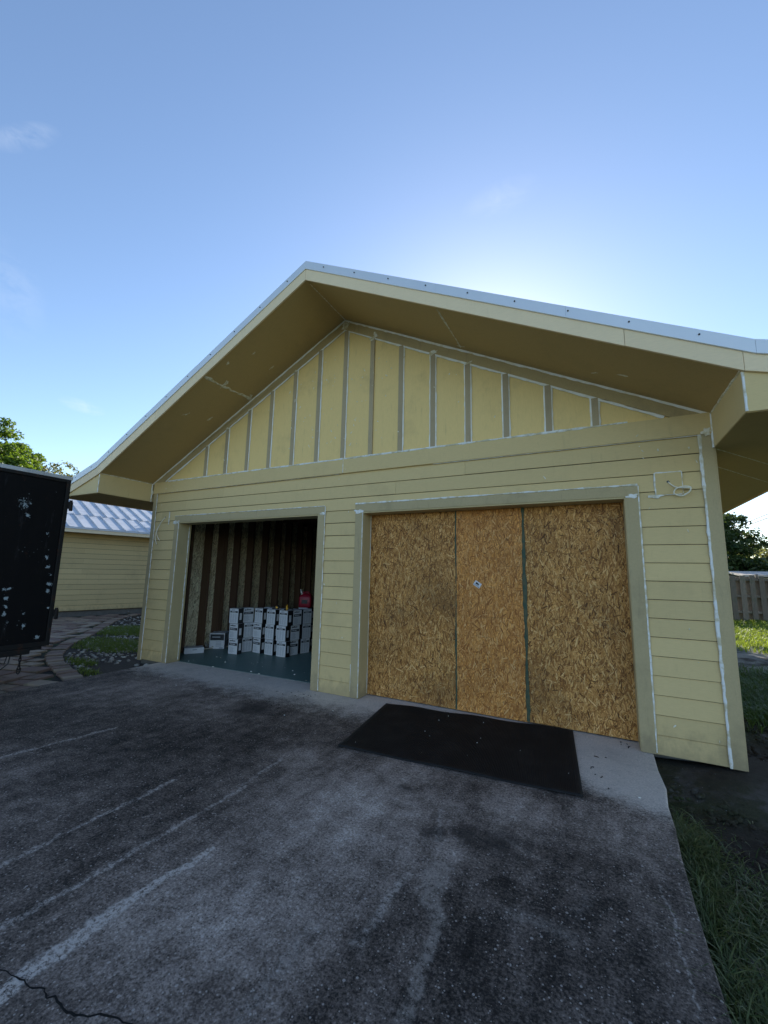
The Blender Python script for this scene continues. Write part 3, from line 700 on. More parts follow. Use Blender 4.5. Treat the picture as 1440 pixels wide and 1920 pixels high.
mb = MB()
for i in range(70):
    x = rnd.uniform(-4.2, -2.5); z = rnd.uniform(3.4, 5.0)
    if z > zs(x)-.3: continue
    mb.blob((x, -.0035 if min(abs(x-q) for q in BX) > .05 else -.024, z), (0, -1, 0), (rnd.uniform(-1, 1), 0, 1), rnd.uniform(.004, .022), rnd.uniform(.003, .007), .002, 7)
for i in range(40):
    x = rnd.uniform(-6, .6); z = rnd.uniform(3.3, 4.9)
    if z > zs(x)-.3: continue
    mb.blob((x, -.0035 if min(abs(x-q) for q in BX) > .05 else -.024, z), (0, -1, 0), (rnd.uniform(-1, 1), 0, 1), rnd.uniform(.004, .03), rnd.uniform(.003, .008), .002, 7)
tag(mb.obj('filler_spots', 'smear', gab), kind='stuff')
# soffit seams
for s in (-1, 1):
    nrm = Vector((-s*SL, 0, -1))
    p = lambda x, y: (x, y, zs(x)-.001)
    for pts, w in (([p(-5.10, YF+.02), p(-5.09, -.5), p(-5.08, -.04)], .045),) if s < 0 else (([p(-1.42, YF+.05), p(-1.40, -.08)], .022),):
        MB().ribbon(pts, w, nrm, .003, .05, .7, .3).obj('soffit_seam', 'smear', roof)
    mb = MB()
    for x, y, ra in ((-5.81, -.68, .06), (-5.74, -.3, .05), (-4.43, -.26, .06), (-4.39, -.68, .05), (-5.05, -.62, .09), (-5.03, -.1, .08), (-4.75, -.85, .05)) if s < 0 else ((.34, -.39, .06), (-1.39, -.12, .05), (.1, -.3, .04)):
        mb.blob((x, y, zs(x)), nrm, (rnd.uniform(.3, 1), rnd.uniform(-.3, .3), 0), ra, ra*.28, .002, 9, .7)
    tag(mb.obj('filler_spots', 'smear', roof), kind='stuff')
    xe = CX+s*HW
    MB().ribbon([(xe-s*.004, YF+.01, ZE-.004), (xe-s*.004, -.02, ZE-.004)], .022, (-s, 0, -1), .003).obj('caulk_bead', 'smear', roof)
    MB().ribbon([(xe-s*.004, -.032, 2.88), (xe-s*.004, -.032, ZE)], .022, (-s*.3, -1, 0), .003).obj('caulk_bead', 'caulk', roof)
    MB().ribbon([(xe+s*.006, YF-.002, 2.89), (xe+s*.006, YF-.002, ZE-.02)], .020, (0, -1, 0), .004).obj('caulk_bead', 'caulk', roof)
    MB().blob((xe-s*.05, -.034, ZF0+.02), (0, -1, 0), (1, 0, 0), .04, .04).obj('caulk_smear', 'smear', roof)
MB().ribbon([(CX, YF+.08, ZA-.002), (CX, -.03, ZA-.002)], .022, (0, 0, -1), .003, .05, .3).obj('soffit_seam', 'smear', roof)
for pts in ([(XR+.02, .02, 2.8775), (1.78, .98, 2.8775)], [(XR+.05, .6, 2.8775), (2.1, 2.1, 2.8775)]):
    MB().ribbon(pts, .012, (0, 0, -1), .002, .06, .3).obj('soffit_seam', 'smear', roof)

# light fixture blocks and their wires
def wire(name, pts, label_parent, r_=.006):
    P = [Vector(p) for p in pts]; out = []
    for i in range(len(P)-1):
        a, b, c, d = P[max(i-1, 0)], P[i], P[i+1], P[min(i+2, len(P)-1)]
        for k in range(6):
            t = k/6; out.append(.5*((2*b)+(c-a)*t+(2*a-5*b+4*c-d)*t*t+(3*b-a-3*c+d)*t**3))
    out.append(P[-1]); return MB().tube(out, r_, 6).obj(name, 'wire', label_parent, smooth=True)
blk = MB().box(.576, .795, -.016, .004, 2.452, 2.672).obj('fixture_block', 'siding', fwall, bevel=.002)
for pts, w in (([(.572, -.012, 2.45), (.572, -.012, 2.675)], .018), ([(.575, -.012, 2.676), (.795, -.012, 2.676)], .014), ([(.798, -.012, 2.675), (.798, -.012, 2.452)], .009), ([(.57, -.012, 2.448), (.79, -.012, 2.448)], .010)):
    MB().ribbon(pts, w, (0, -1, 0), .004, .03, .5).obj('caulk_bead', 'caulk', blk)
MB().blob((.575, -.013, 2.44), (0, -1, 0), (1, 0, 0), .06, .018).obj('caulk_smear', 'caulk', blk)
MB().tube([(.682, -.018, 2.578), (.682, .002, 2.578)], .013, 10).obj('wire_hole', 'screw', blk)
loop = [(.682, -.012, 2.578), (.70, -.03, 2.55), (.735, -.05, 2.515), (.79, -.07, 2.50), (.848, -.065, 2.495), (.835, -.055, 2.455), (.78, -.05, 2.425), (.72, -.05, 2.45), (.735, -.055, 2.495), (.80, -.06, 2.515), (.852, -.06, 2.50), (.842, -.05, 2.46), (.80, -.05, 2.435)]
wire('wire_loop', loop, blk, .0065)
blk = MB().box(-7.17, -6.965, -.016, .004, 2.46, 2.655).obj('fixture_block', 'siding', fwall, bevel=.002)
MB().ribbon([(-6.958, -.012, 2.42), (-6.958, -.012, 2.66)], .028, (0, -1, 0), .004, .03, .5).obj('caulk_bead', 'caulk', blk)
MB().tube([(-7.06, -.018, 2.56), (-7.06, .002, 2.56)], .012, 10).obj('wire_hole', 'screw', blk)
wire('wire_tail', [(-7.06, -.012, 2.56), (-7.10, -.04, 2.50), (-7.17, -.05, 2.40), (-7.22, -.05, 2.28), (-7.20, -.04, 2.20), (-7.13, -.04, 2.13)], blk)
wire('wire_tail', [(-7.17, -.05, 2.40), (-7.25, -.04, 2.30), (-7.28, -.03, 2.18), (-7.22, -.03, 2.06)], blk)
mb = MB()
for i in range(40):
    x = rnd.choice((rnd.uniform(*P1), rnd.uniform(*P2), rnd.uniform(*P3), rnd.uniform(P1[0], P3[1]))); z = rnd.uniform(2.7, 3.2) if rnd.random() < .5 else rnd.uniform(.2, 2.5)
    if z < 2.6 and (OP[0][0] < x < OP[0][1] or OP[1][0] < x < OP[1][1]): continue
    mb.blob((x, -.0315 if z > ZF0 else -.0085, z), (0, -1, 0), (rnd.uniform(-1, 1), 0, 1), rnd.uniform(.005, .02), rnd.uniform(.003, .008), .002, 7)
tag(mb.obj('filler_spots', 'smear', fwall), kind='stuff')

# ------------------------------------------------------------------ doormat
def mat_corner(u, v):   # bilinear between the four corners found on the slab
    a, b, c, d = Vector((-2.23, -1.36)), Vector((-.165, -1.205)), Vector((-.30, .208)), Vector((-2.415, .0))
    return (a*(1-u)+b*u)*(1-v)+(d*(1-u)+c*u)*v
nr, nv = 150, 14
us = [0, .0, .012] + [x for i in range(nr) for x in (.016+.968*(i+.12)/nr, .016+.968*(i+.28)/nr, .016+.968*(i+.72)/nr, .016+.968*(i+.88)/nr)] + [.988, 1, 1]
hs = [0, .009, .011] + [x for i in range(nr) for x in (.0075, .0125, .0125, .0075)] + [.011, .009, 0]
vsx = [0, 0, .012, .022] + [(.03+.94*i/nv) for i in range(nv+1)] + [.978, .988, 1, 1]
V = []; 
for j, v in enumerate(vsx):
    for i, u in enumerate(us):
        q = mat_corner(u, v); h = hs[i]
        if j in (0, len(vsx)-1): h = 0
        elif j in (1, len(vsx)-2): h = min(h, .009)
        elif j < 4 or j > len(vsx)-5: h = min(h, .011) if h == 0 or i < 3 or i > len(us)-4 else .011
        curl = .012*math.exp(-((v-1)/.08)**2)*math.sin(u*9)**2 + .008*math.exp(-((v)/.06)**2)*math.sin(u*7+1)**2
        V.append((q.x, q.y, .0025+h+(curl if h > 0 else curl*.8)))
nu = len(us); I = np.arange(len(V)).reshape(len(vsx), nu)
F = np.stack([I[:-1, :-1], I[:-1, 1:], I[1:, 1:], I[1:, :-1]], -1).reshape(-1, 4)
mat = link(npmesh('rubber_mat', np.array(V), F), 'rubber_mat', 'rubber')
tag(mat, 'large black ribbed rubber mat lying before the boarded bay', 'mat')
mb = MB()
for i in range(12):
    u, v = rnd.random(), rnd.random(); q = mat_corner(u*.96+.02, v*.94+.03); s_ = rnd.uniform(.002, .006)
    a = rnd.uniform(0, 3); mb.tube([(q.x-s_*math.cos(a), q.y-s_*math.sin(a), .0185), (q.x+s_*math.cos(a), q.y+s_*math.sin(a), .0195)], s_*.4, 4)
for i in range(34):
    x = rnd.uniform(-6.6, .3); y = rnd.uniform(-1.0, .15)
    s_ = rnd.uniform(.003, .009); a = rnd.uniform(0, 3)
    if x > -2.5 and x < 0: continue
    mb.tube([(x-s_*math.cos(a), y-s_*math.sin(a), .004), (x+s_*math.cos(a), y+s_*math.sin(a), .004)], s_*.4, 4)
for i in range(22):
    x = rnd.uniform(-6.6, -3.6); y = rnd.uniform(.2, .9); s_ = rnd.uniform(.004, .014); a = rnd.uniform(0, 3)
    mb.tube([(x-s_*math.cos(a), y-s_*math.sin(a), .012), (x+s_*math.cos(a), y+s_*math.sin(a), .012)], s_*.4, 4)
tag(mb.obj('paint_chips', 'caulk'), 'tiny pale chips scattered over mat and concrete', 'debris', kind='stuff')
mb = MB()
for i in range(34):
    x, y = rnd.choice(((-3.6+rnd.gauss(0, .25), -.85+rnd.gauss(0, .12)), (-3.6+rnd.gauss(0, .2), -.25+rnd.gauss(0, .05)), (-.05+rnd.gauss(0, .1), -.55+rnd.gauss(0, .2)), (.2+rnd.gauss(0, .1), .02+rnd.gauss(0, .06))))
    a = rnd.uniform(0, 6.28); l = rnd.uniform(.006, .05); k = rnd.uniform(-.01, .01)
    mb.tube([(x, y, .004), (x+l*.5*math.cos(a)+k, y+l*.5*math.sin(a), .007), (x+l*math.cos(a), y+l*math.sin(a), .004)], .003, 4)
tag(mb.obj('twig_litter', 'crack'), 'dark twigs and crumbs littering the pale concrete apron', 'debris', kind='stuff')

# ------------------------------------------------------------------ cartons in the open bay
BWX, BDY, BHZ = .225, .125, .287
def carton_mesh():
    body = MB().box(-BWX/2, BWX/2, 0, BDY, .0005, BHZ-.001).mesh('carton_body'); body.materials.append(M['cardblack'])
    d = .0012
    fr = MB().box(-BWX/2+.002, BWX/2-.002, -d, .001, .003, BHZ-.004); fr.box(-BWX/2+.002, BWX/2-.002, BDY-.001, BDY+d, .003, BHZ-.004); fr.box(-BWX/2+.004, BWX/2-.004, .004, BDY-.004, BHZ-.003, BHZ-.0003)
    fr = fr.mesh('label_panel'); fr.materials.append(M['cardwhite'])
    sl_ = MB().box(BWX/2-.001, BWX/2+d, .04, .095, .07, .20); sl_ = sl_.mesh('side_label'); sl_.materials.append(M['cardwhite'])
    # face A: word mark, band and a few lines of small print
    A = MB(); yq = -.0022
    def r(mb, x0, x1, z0, z1, lean=0): mb.add([(x0, yq, z0), (x1, yq, z0), (x1+lean, yq, z1), (x0+lean, yq, z1)], [(0, 1, 2, 3)])
    x = -.088
    for w, h, b in ((.016, .022, -.006), (.011, .018, 0), (.016, .018, 0), (.018, .030, 0), (.014, .018, 0), (.016, .018, 0), (.014, .018, 0), (.012, .018, 0)):
        r(A, x, x+w, .238+b, .238+h, .005); x += w+.0028
    r(A, -.098, .098, .162, .208)
    A = A.mesh('word_mark'); A.materials.append(M['ink'])
    A2 = MB()
    x = -.075; yq = -.0030
    for w in (.02, .028, .018, .03, .02): r(A2, x, x+w*.8, .178, .194); x += w*1.15
    A2 = A2.mesh('band_lettering'); A2.materials.append(M['cardwhite'])
    A3 = MB(); yq = -.0022
    for i in range(6): r(A3, -.09, -.09+rnd.uniform(.08, .15), .030+i*.019, .037+i*.019)
    A3 = A3.mesh('small_print'); A3.materials.append(M['inkgrey'])
    B = MB()
    r(B, -.095, .095, .208, .240)
    B = B.mesh('header_band'); B.materials.append(M['ink'])
    B2 = MB(); yq = -.0030; x = -.055
    for w in (.03, .022, .035, .02): r(B2, x, x+w*.75, .216, .231); x += w
    B2 = B2.mesh('band_lettering'); B2.materials.append(M['cardwhite'])
    B3 = MB(); yq = -.0022; r(B3, -.06, -.02, .252, .268); r(B3, -.016, .02, .252, .268)
    for cx in (-.09, -.028, .034):
        for i in range(10): r(B3, cx, cx+rnd.uniform(.03, .05), .03+i*.0165, .036+i*.0165)
    B3 = B3.mesh('small_print'); B3.materials.append(M['inkgrey'])
    return body, fr, sl_, (A, A2, A3), (B, B2, B3)
body, frm, sdm, FA, FB = carton_mesh()
ORD = ['first', 'second', 'third', 'fourth', 'fifth', 'sixth', 'seventh', 'eighth', 'ninth']
LAY = ['bottom', 'middle', 'top']
def carton(x, y, z, rz, typ, label, printed=True):
    o = link(body, 'carton', None) if False else empty('carton', (x, y, z), rz)
    link(body, 'carton_body', None, o); link(frm, 'label_panel', None, o); link(sdm, 'side_label', None, o)
    if printed:
        for mm, nm in zip(FA if typ == 'A' else FB, (('word_mark', 'band_lettering', 'small_print') if typ == 'A' else ('header_band', 'band_lettering', 'small_print'))):
            link(mm, nm, None, o)
    tag(o, label, 'carton', 'cartons stacked in the open bay')
    return o
stacks = [(-6.35, 1.15, R(2), 'AAB'), (-6.275, 1.46, R(72), 'BBA'), (-6.075, 1.50, R(-3), 'AAB'), (-5.735, 1.47, R(-2), 'BBB'), (-5.405, 1.44, R(-3), 'BBB'), (-5.285, 1.69, R(80), 'AAA'), (-5.245, 1.99, R(82), 'BBB')]
for i, (x, y, rz, ty) in enumerate(stacks):
    for k in range(3):
        carton(x+rnd.uniform(-.02, .02)+(.012*k if i > 1 else 0), y+rnd.uniform(-.012, .012), .007+k*BHZ, rz+R(rnd.uniform(-5, 5)), ty[k], f'{LAY[k]} printed white carton in the {ORD[i]} stack from the left in the bay')
# cartons of the row behind, of which only the tops show
for i, (x, y) in enumerate([(-6.05, 1.75), (-5.72, 1.72), (-5.45, 1.78)]):
    for k in range(3):
        carton(x, y, .007+k*BHZ, R(rnd.uniform(-4, 4)), 'B', f'{LAY[k]} white carton in the rear row behind the {ORD[2+i]} front stack', k == 2)
for k in range(3):
    carton(-5.52, 2.22, .007+k*BHZ, R(4), 'A', f'{LAY[k]} white carton under the red fuel can', k == 2); carton(-5.53, 2.36, .007+k*BHZ, R(2), 'A', f'{LAY[k]} white carton in the pile just behind the red fuel can', False)
# fuel can
fc = tag(empty('fuel_can', (-5.515, 2.30, .007+3*BHZ), R(20)), 'red plastic fuel can standing on the stacked cartons', 'fuel can')
def rrect(hx, hy, r_, z, k=4):
    out = []
    for cx, cy, a0 in ((hx-r_, hy-r_, 0), (-hx+r_, hy-r_, 90), (-hx+r_, -hy+r_, 180), (hx-r_, -hy+r_, 270)):
        for i in range(k): t = R(a0+90*i/(k-1)); out.append((cx+r_*math.cos(t), cy+r_*math.sin(t), z))
    return out
def loft(rings):
    mb = MB(); k = len(rings[0]); vs_ = [v for r_ in rings for v in r_]
    fs = [tuple(range(k-1, -1, -1))] + [(i*k+j, i*k+(j+1) % k, (i+1)*k+(j+1) % k, (i+1)*k+j) for i in range(len(rings)-1) for j in range(k)] + [tuple((len(rings)-1)*k+j for j in range(k))]
    return mb.add(vs_, fs)
loft([rrect(.125, .09, .03, 0), rrect(.135, .10, .04, .02), rrect(.135, .10, .04, .20), rrect(.12, .085, .04, .245), rrect(.06, .045, .03, .285), rrect(.05, .04, .03, .29)]).obj('can_body', 'red', fc, True)
MB().tube([(-.10, 0, .24), (-.06, 0, .31), (.03, 0, .325), (.10, 0, .26)], .016, 8).obj('handle', 'red', fc, True)
MB().tube([(-.085, 0, .25), (-.11, 0, .33), (-.13, 0, .37)], [.024, .018, .012], 10).obj('spout', 'wplastic', fc, True)
MB().box(-.06, .06, -.1025, -.098, .08, .16).obj('can_label', 'ink', fc)
# small yellow tools on top of the cartons
tl = tag(empty('tape_measure', (-5.68, 1.60, .007+3*BHZ), R(25)), 'dark tape measure with a yellow face lying on the cartons', 'tape measure')
loft([rrect(.045, .025, .015, 0), rrect(.047, .027, .015, .01), rrect(.047, .027, .015, .05), rrect(.035, .022, .015, .068)]).obj('case', 'dplastic', tl, True)
MB().tube([(0, -.028, .035), (0, -.0335, .035)], .022, 12).obj('dial', 'yellow', tl)
MB().box(.044, .075, -.012, .012, .004, .009).obj('blade', 'yellow', tl)
tl = tag(empty('utility_knife', (-5.40, 1.56, .007+3*BHZ), R(10)), 'bright orange-yellow handled tool standing on the cartons', 'tool')
MB().tube([(0, 0, .0), (.012, 0, .03), (-.004, 0, .06), (.012, 0, .10)], [.02, .022, .018, .012], 8).obj('grip', 'yellow', tl, True)
MB().tube([(.012, 0, .015), (.07, .02, .025), (.12, .03, .02)], [.012, .014, .01], 8).obj('head', 'dplastic', tl, True)
# big carton and flat carton
bc = tag(empty('carton', (-7.02, 1.36, .007), R(33)), 'big white carton with a dark top panel alone on the floor', 'carton')
bx_, by_, bz_ = .30, .34, .31
MB().box(-bx_/2, bx_/2, 0, by_, 0, bz_).obj('carton_body', 'cardwhite', bc, bevel=.004)
MB().box(-bx_/2+.012, bx_/2-.012, -.0015, .001, .17, .29).obj('dark_panel', 'ink', bc)
mb = MB().box(-.10, .06, -.0025, .0, .225, .245); mb.obj('lettering', 'inkgrey', bc)
mb = MB()
for i in range(4): mb.box(-.02, .09, -.0015, .001, .05+i*.028, .062+i*.028)
mb.box(.05, .13, -.0015, .001, .008, .03); mb.obj('print_lines', 'inkgrey', bc)
mb = MB().box(bx_/2-.001, bx_/2+.0015, .02, .16, .05, .15); mb.box(bx_/2-.001, bx_/2+.0015, .19, .32, .05, .15); mb.box(bx_/2-.001, bx_/2+.0015, .01, .33, .008, .035); mb.box(bx_/2-.001, bx_/2+.0015, .06, .14, .19, .27); mb.obj('side_print', 'inkgrey', bc)
fb = tag(empty('flat_carton', (-6.985, .80, .007), R(58)), 'low flat white carton on the floor beside the left jamb', 'carton')
MB().box(-.175, .175, 0, .20, 0, .105).obj('carton_body', 'cardwhite', fb, bevel=.003)
MB().box(-.03, .05, -.0015, .001, .06, .08).obj('print_mark', 'inkgrey', fb)
MB().box(-.178, -.1745, .0, .2, .0, .105).obj('end_flap', 'dplastic', fb)
o = MB().box(0, .75, -.02, .02, 0, .02).obj('wood_strip', 'scrap', None); o.location = (-7.22, .95, .012); o.rotation_euler = (0, 0, R(72)); tag(o, 'pale thin wood strip lying along the bay wall', 'wood scrap')
mb = MB()
for i in range(24):
    a = rnd.uniform(0, 6.28); l = rnd.uniform(.02, .1); x, y = -7.17+rnd.gauss(0, .07), 1.45+rnd.gauss(0, .14)
    mb.tube([(x, y, .045), (x+l*math.cos(a), y+l*math.sin(a), .06+rnd.uniform(0, .05))], rnd.uniform(.006, .02), 5)
tag(mb.obj('shavings', 'scrap'), 'little heap of pale wood shavings at the foot of the studs', 'debris', kind='stuff')

# ------------------------------------------------------------------ trailer
trl = tag(empty('cargo_trailer', (-7.0, -1.66, 0)), 'weathered black enclosed trailer with peeling pale spots, parked at the left edge', 'trailer')
def tp(name, mb, mat, **k):
    o = mb.obj(name, mat, trl, **k); o.matrix_parent_inverse = Matrix.Translation((7.0, 1.66, 0)); return o
Y1, Y0 = -1.635, -4.0
tp('trailer_body', MB().box(-11.8, -7.035, Y0+.02, Y1-.02, .55, 2.90), 'trailer')
tp('rear_door', MB().box(-7.034, -7.0, Y0+.06, Y1-.055, .56, 2.86), 'trailer', bevel=.006)
tp('corner_post', MB().box(-7.06, -6.985, Y1-.052, Y1, .52, 2.905), 'rust', bevel=.006)
tp('corner_post', MB().box(-7.06, -6.985, Y0, Y0+.052, .52, 2.905), 'rust', bevel=.006)
tp('head_rail', MB().box(-7.06, -6.988, Y0, Y1, 2.862, 2.908), 'rust', bevel=.005)
tp('sill_rail', MB().box(-7.06, -6.988, Y0, Y1, .50, .565), 'rust', bevel=.005)
for a, b in ((Y0, -2.47), (-2.468, -1.985), (-1.983, Y1+.02)):
    tp('top_trim', MB().box(-7.10, -6.992, a, b, 2.909, 2.962), 'roofmetal', bevel=.004)
tp('bumper', MB().box(-7.12, -6.97, Y0+.2, -1.86, .42, .498), 'rust', bevel=.008)
tp('step_plate', MB().box(-7.10, -6.99, -1.86, -1.72, .46, .499), 'rust', bevel=.006)
for z in (2.53, .95):
    tp('hinge', MB().box(-7.05, -6.975, Y1-.01, Y1+.055, z-.05, z+.05).tube([(-6.985, Y1+.03, z-.075), (-6.985, Y1+.03, z+.075)], .02, 10).box(-7.0, -6.96, Y1+.02, Y1+.05, z-.085, z-.05), 'rust')
def link_ring(c, r_, w, ax):
    pts = [(c[0] + (0 if ax else r_*math.cos(t)*.6), c[1] + (r_*math.cos(t)*.55 if ax else 0), c[2]+w*math.sin(t)) for t in np.linspace(0, 2*math.pi, 13)]
    return pts
mb = MB()
for i in range(4): mb.tube(link_ring((-7.03, -1.935, .40-i*.05), .022, .034, i % 2), .006, 6)
mb.tube(link_ring((-7.03, -1.935, .215), .035, .05, 1), .007, 6)
tp('safety_chain', mb, 'rust', smooth=True)
tp('cable_loop', MB().tube([(-7.03, -2.22, .42), (-7.03, -2.20, .30), (-7.03, -2.13, .26), (-7.03, -2.06, .32), (-7.03, -2.05, .42)], .008, 6), 'cable', smooth=True)
tp('cable_loop', MB().tube([(-7.04, -2.17, .42), (-7.04, -2.15, .34), (-7.04, -2.10, .31), (-7.04, -2.08, .42)], .006, 6), 'cable', smooth=True)
for yy in (Y0+.1, Y1-.32):
    for xx in (-9.2, -10.1):
        w = tp('wheel', MB().tube([(xx, yy, .22), (xx, yy+.03, .22), (xx, yy+.19, .22), (xx, yy+.22, .22)], [.27, .33, .33, .27], 24), 'rubber')
        tp('hub', MB().tube([(xx, yy-.01, .22), (xx, yy+.23, .22)], .16, 14), 'metal')
tp('chassis_rail', MB().box(-12.6, -7.12, Y1-.62, Y1-.5, .38, .549), 'rust'); tp('chassis_rail', MB().box(-12.6, -7.12, Y0+.5, Y0+.62, .38, .549), 'rust')

# ------------------------------------------------------------------ paved court and the bed
BED = [(-6.92, -1.1), (-7.01, -1.1), (-7.74, -.9), (-8.64, -.63), (-9.26, -.36), (-9.73, -.08), (-10.45, .44), (-11.03, .99), (-11.85, 1.71), (-12.78, 2.42), (-14.04, 3.46), (-14.67, 4.19), (-15, 4.82), (-15, 7), (-7.5, 7), (-7.5, 0.2), (-6.9, .1)]
def inpoly(x, y, poly):
    c = False; j = len(poly)-1
    for i in range(len(poly)):
        if (poly[i][1] > y) != (poly[j][1] > y) and x < (poly[j][0]-poly[i][0])*(y-poly[i][1])/(poly[j][1]-poly[i][1])+poly[i][0]: c = not c
        j = i
    return c
def dist_edge(x, y, pts):
    d = 9
    for a, b in zip(pts[:-1], pts[1:]):
        ax, ay = a; bx, by = b; L2 = (bx-ax)**2+(by-ay)**2; t = max(0, min(1, ((x-ax)*(bx-ax)+(y-ay)*(by-ay))/L2)); d = min(d, math.hypot(x-ax-t*(bx-ax), y-ay-t*(by-ay)))
    return d
curve = BED[1:13]
court = MB(); court.prismz([(-16.4, -7), (-6.87, -7), (-6.87, -1.1)] + BED[2:13] + [(-16.4, 4.82)], -.28, -.085)
court = tag(court.obj('paved_court', 'joint'), kind='structure')
HP = (-16.35, 1.3); HYAW = R(-12)
pieces = []
# soldier border along the bed
acc = []; L = 0
for a, b in zip(curve[:-1], curve[1:]):
    l = math.hypot(b[0]-a[0], b[1]-a[1]); k = 0
    while L < l:
        t = L/l; x, y = a[0]+(b[0]-a[0])*t, a[1]+(b[1]-a[1])*t
        dx, dy = (b[0]-a[0])/l, (b[1]-a[1])/l; nx_, ny_ = dy, -dx      # outward from the bed
        if nx_*1 + ny_ > 0 and False: pass
        if inpoly(x+nx_*.1, y+ny_*.1, BED): nx_, ny_ = -nx_, -ny_
        pieces.append((x+nx_*.12, y+ny_*.12, math.atan2(dy, dx), .165, .24)); L += .215
    L -= l
# field: rows of mixed lengths
ang = R(16); ca, sa = math.cos(ang), math.sin(ang)
v = -12.0; row = 0
while v < 14:
    h = rnd.choice((.20, .26, .33)); u = -22 + rnd.uniform(0, .3)
    while u < 4:
        w = rnd.choice((.26, .36, .46)); cu, cv = u+w/2, v+h/2; x, y = cu*ca-cv*sa, cu*sa+cv*ca
        if -16.2 < x < -6.99 and -3.6 < y < 4.9 and not inpoly(x, y, BED) and dist_edge(x, y, curve) > .36 and (x-HP[0])*math.cos(HYAW)+(y-HP[1])*math.sin(HYAW) > .25:
            pieces.append((x, y, ang, w-.05, h-.05))
        u += w
    v += h; row += 1
vis = []
for p in pieces:
    q = project((p[0], p[1], -.05))
    if q and -40 < q[0] < 320 and 1130 < q[1] < 1340 and p[1] > -3.4: vis.append((q[2], p))
vis.sort(key=lambda t: t[0])
def paver_mesh(w, h):
    b = .007; mb = MB(); j = [rnd.uniform(-.018, .018) for _ in range(8)]
    lo = [(-w/2+j[0], -h/2+j[1]), (w/2+j[2], -h/2+j[3]), (w/2+j[4], h/2+j[5]), (-w/2+j[6], h/2+j[7])]
    vs_ = [(x, y, -.05) for x, y in lo] + [(x, y, -.008) for x, y in lo] + [(x*(1-2*b/w), y*(1-2*b/h), 0) for x, y in lo]
    return mb.add(vs_, [(i, (i+1) % 4, (i+1) % 4+4, i+4) for i in range(4)] + [(i+4, (i+1) % 4+4, (i+1) % 4+8, i+8) for i in range(4)] + [(8, 9, 10, 11)])
cache = {}
rest = MB()
for i, (d, (x, y, a, w, h)) in enumerate(vis):
    z = -.050 + rnd.uniform(-.010, .010); tilt = (rnd.uniform(-.035, .035), rnd.uniform(-.035, .035), a+rnd.uniform(-.05, .05))
    if i < 300:
        key = (round(w, 3), round(h, 3), rnd.randrange(3))
        if key not in cache: cache[key] = paver_mesh(w, h).mesh('paver'); cache[key].materials.append(M['paver'])
        o = link(cache[key], 'paver', None, court); o.location = (x, y, z); o.rotation_euler = tilt
    else:
        pm = paver_mesh(w, h); mt = Matrix.LocRotScale(Vector((x, y, z)), __import__('mathutils').Euler(tilt), None)
        rest.add([mt @ Vector(q) for q in pm.v], pm.f)
if rest.v: tag(rest.obj('far_pavers', 'paver', court), kind='stuff')

# bed soil mound, pebbles and grass tufts
def bed_ok(x, y): return inpoly(x, y, BED) and dist_edge(x, y, curve) > .04 and (x < -7.52 or y < .05)
tag(MB().prismz([(-6.9, .1), (-6.9, -1.1)] + BED[1:13] + [(-15, 7), (-7.5, 7), (-7.5, .1)], -.3, -.085).obj('bed_soil', 'mulch'), kind='structure')
ico_v = np.array([(0, 0, 1), (.894, 0, .447), (.276, .851, .447), (-.724, .526, .447), (-.724, -.526, .447), (.276, -.851, .447), (.724, .526, -.447), (-.276, .851, -.447), (-.894, 0, -.447), (-.276, -.851, -.447), (.724, -.526, -.447), (0, 0, -1)])
ico_f = np.array([(0, 1, 2), (0, 2, 3), (0, 3, 4), (0, 4, 5), (0, 5, 1), (1, 6, 2), (2, 7, 3), (3, 8, 4), (4, 9, 5), (5, 10, 1), (6, 7, 2), (7, 8, 3), (8, 9, 4), (9, 10, 5), (10, 6, 1), (11, 7, 6), (11, 8, 7), (11, 9, 8), (11, 10, 9), (11, 6, 10)])
def scatter(nm, pts, smin, smax, zf=.6, flat=.7):
    V, F = [], []; o = 0
    for x, y in pts:
        s_ = rnd.uniform(smin, smax); q = ico_v*np.array([s_*rnd.uniform(.7, 1.4), s_*rnd.uniform(.7, 1.2), s_*flat*rnd.uniform(.6, 1)]) * (1+rng.uniform(-.18, .18, (12, 1)))
        a = rnd.uniform(0, 6.28); c_, s2 = math.cos(a), math.sin(a); q = np.stack([q[:, 0]*c_-q[:, 1]*s2, q[:, 0]*s2+q[:, 1]*c_, q[:, 2]], 1)
        V.append(q+np.array([x, y, -.085+s_*.25])); F.append(ico_f+o); o += 12
    return npmesh(nm, np.concatenate(V), np.concatenate(F))
pts = []
while len(pts) < 1700:
    x, y = rnd.uniform(-14.5, -6.95), rnd.uniform(-1.1, 5)
    if not bed_ok(x, y): continue
    d = dist_edge(x, y, curve); dark = math.exp(-((x+7.6)**2/.5+(y+.45)**2/.12))
    k = .6+.4*math.sin(x*1.9+1.3*math.sin(y*1.7))
    if rnd.random() < k*(1-.95*dark): pts.append((x, y))
tag(link(scatter('white_pebbles', pts, .018, .046), 'white_pebbles', 'pebble', smooth=True), 'loose whitish pebbles strewn over the planting bed', 'pebbles', kind='stuff')

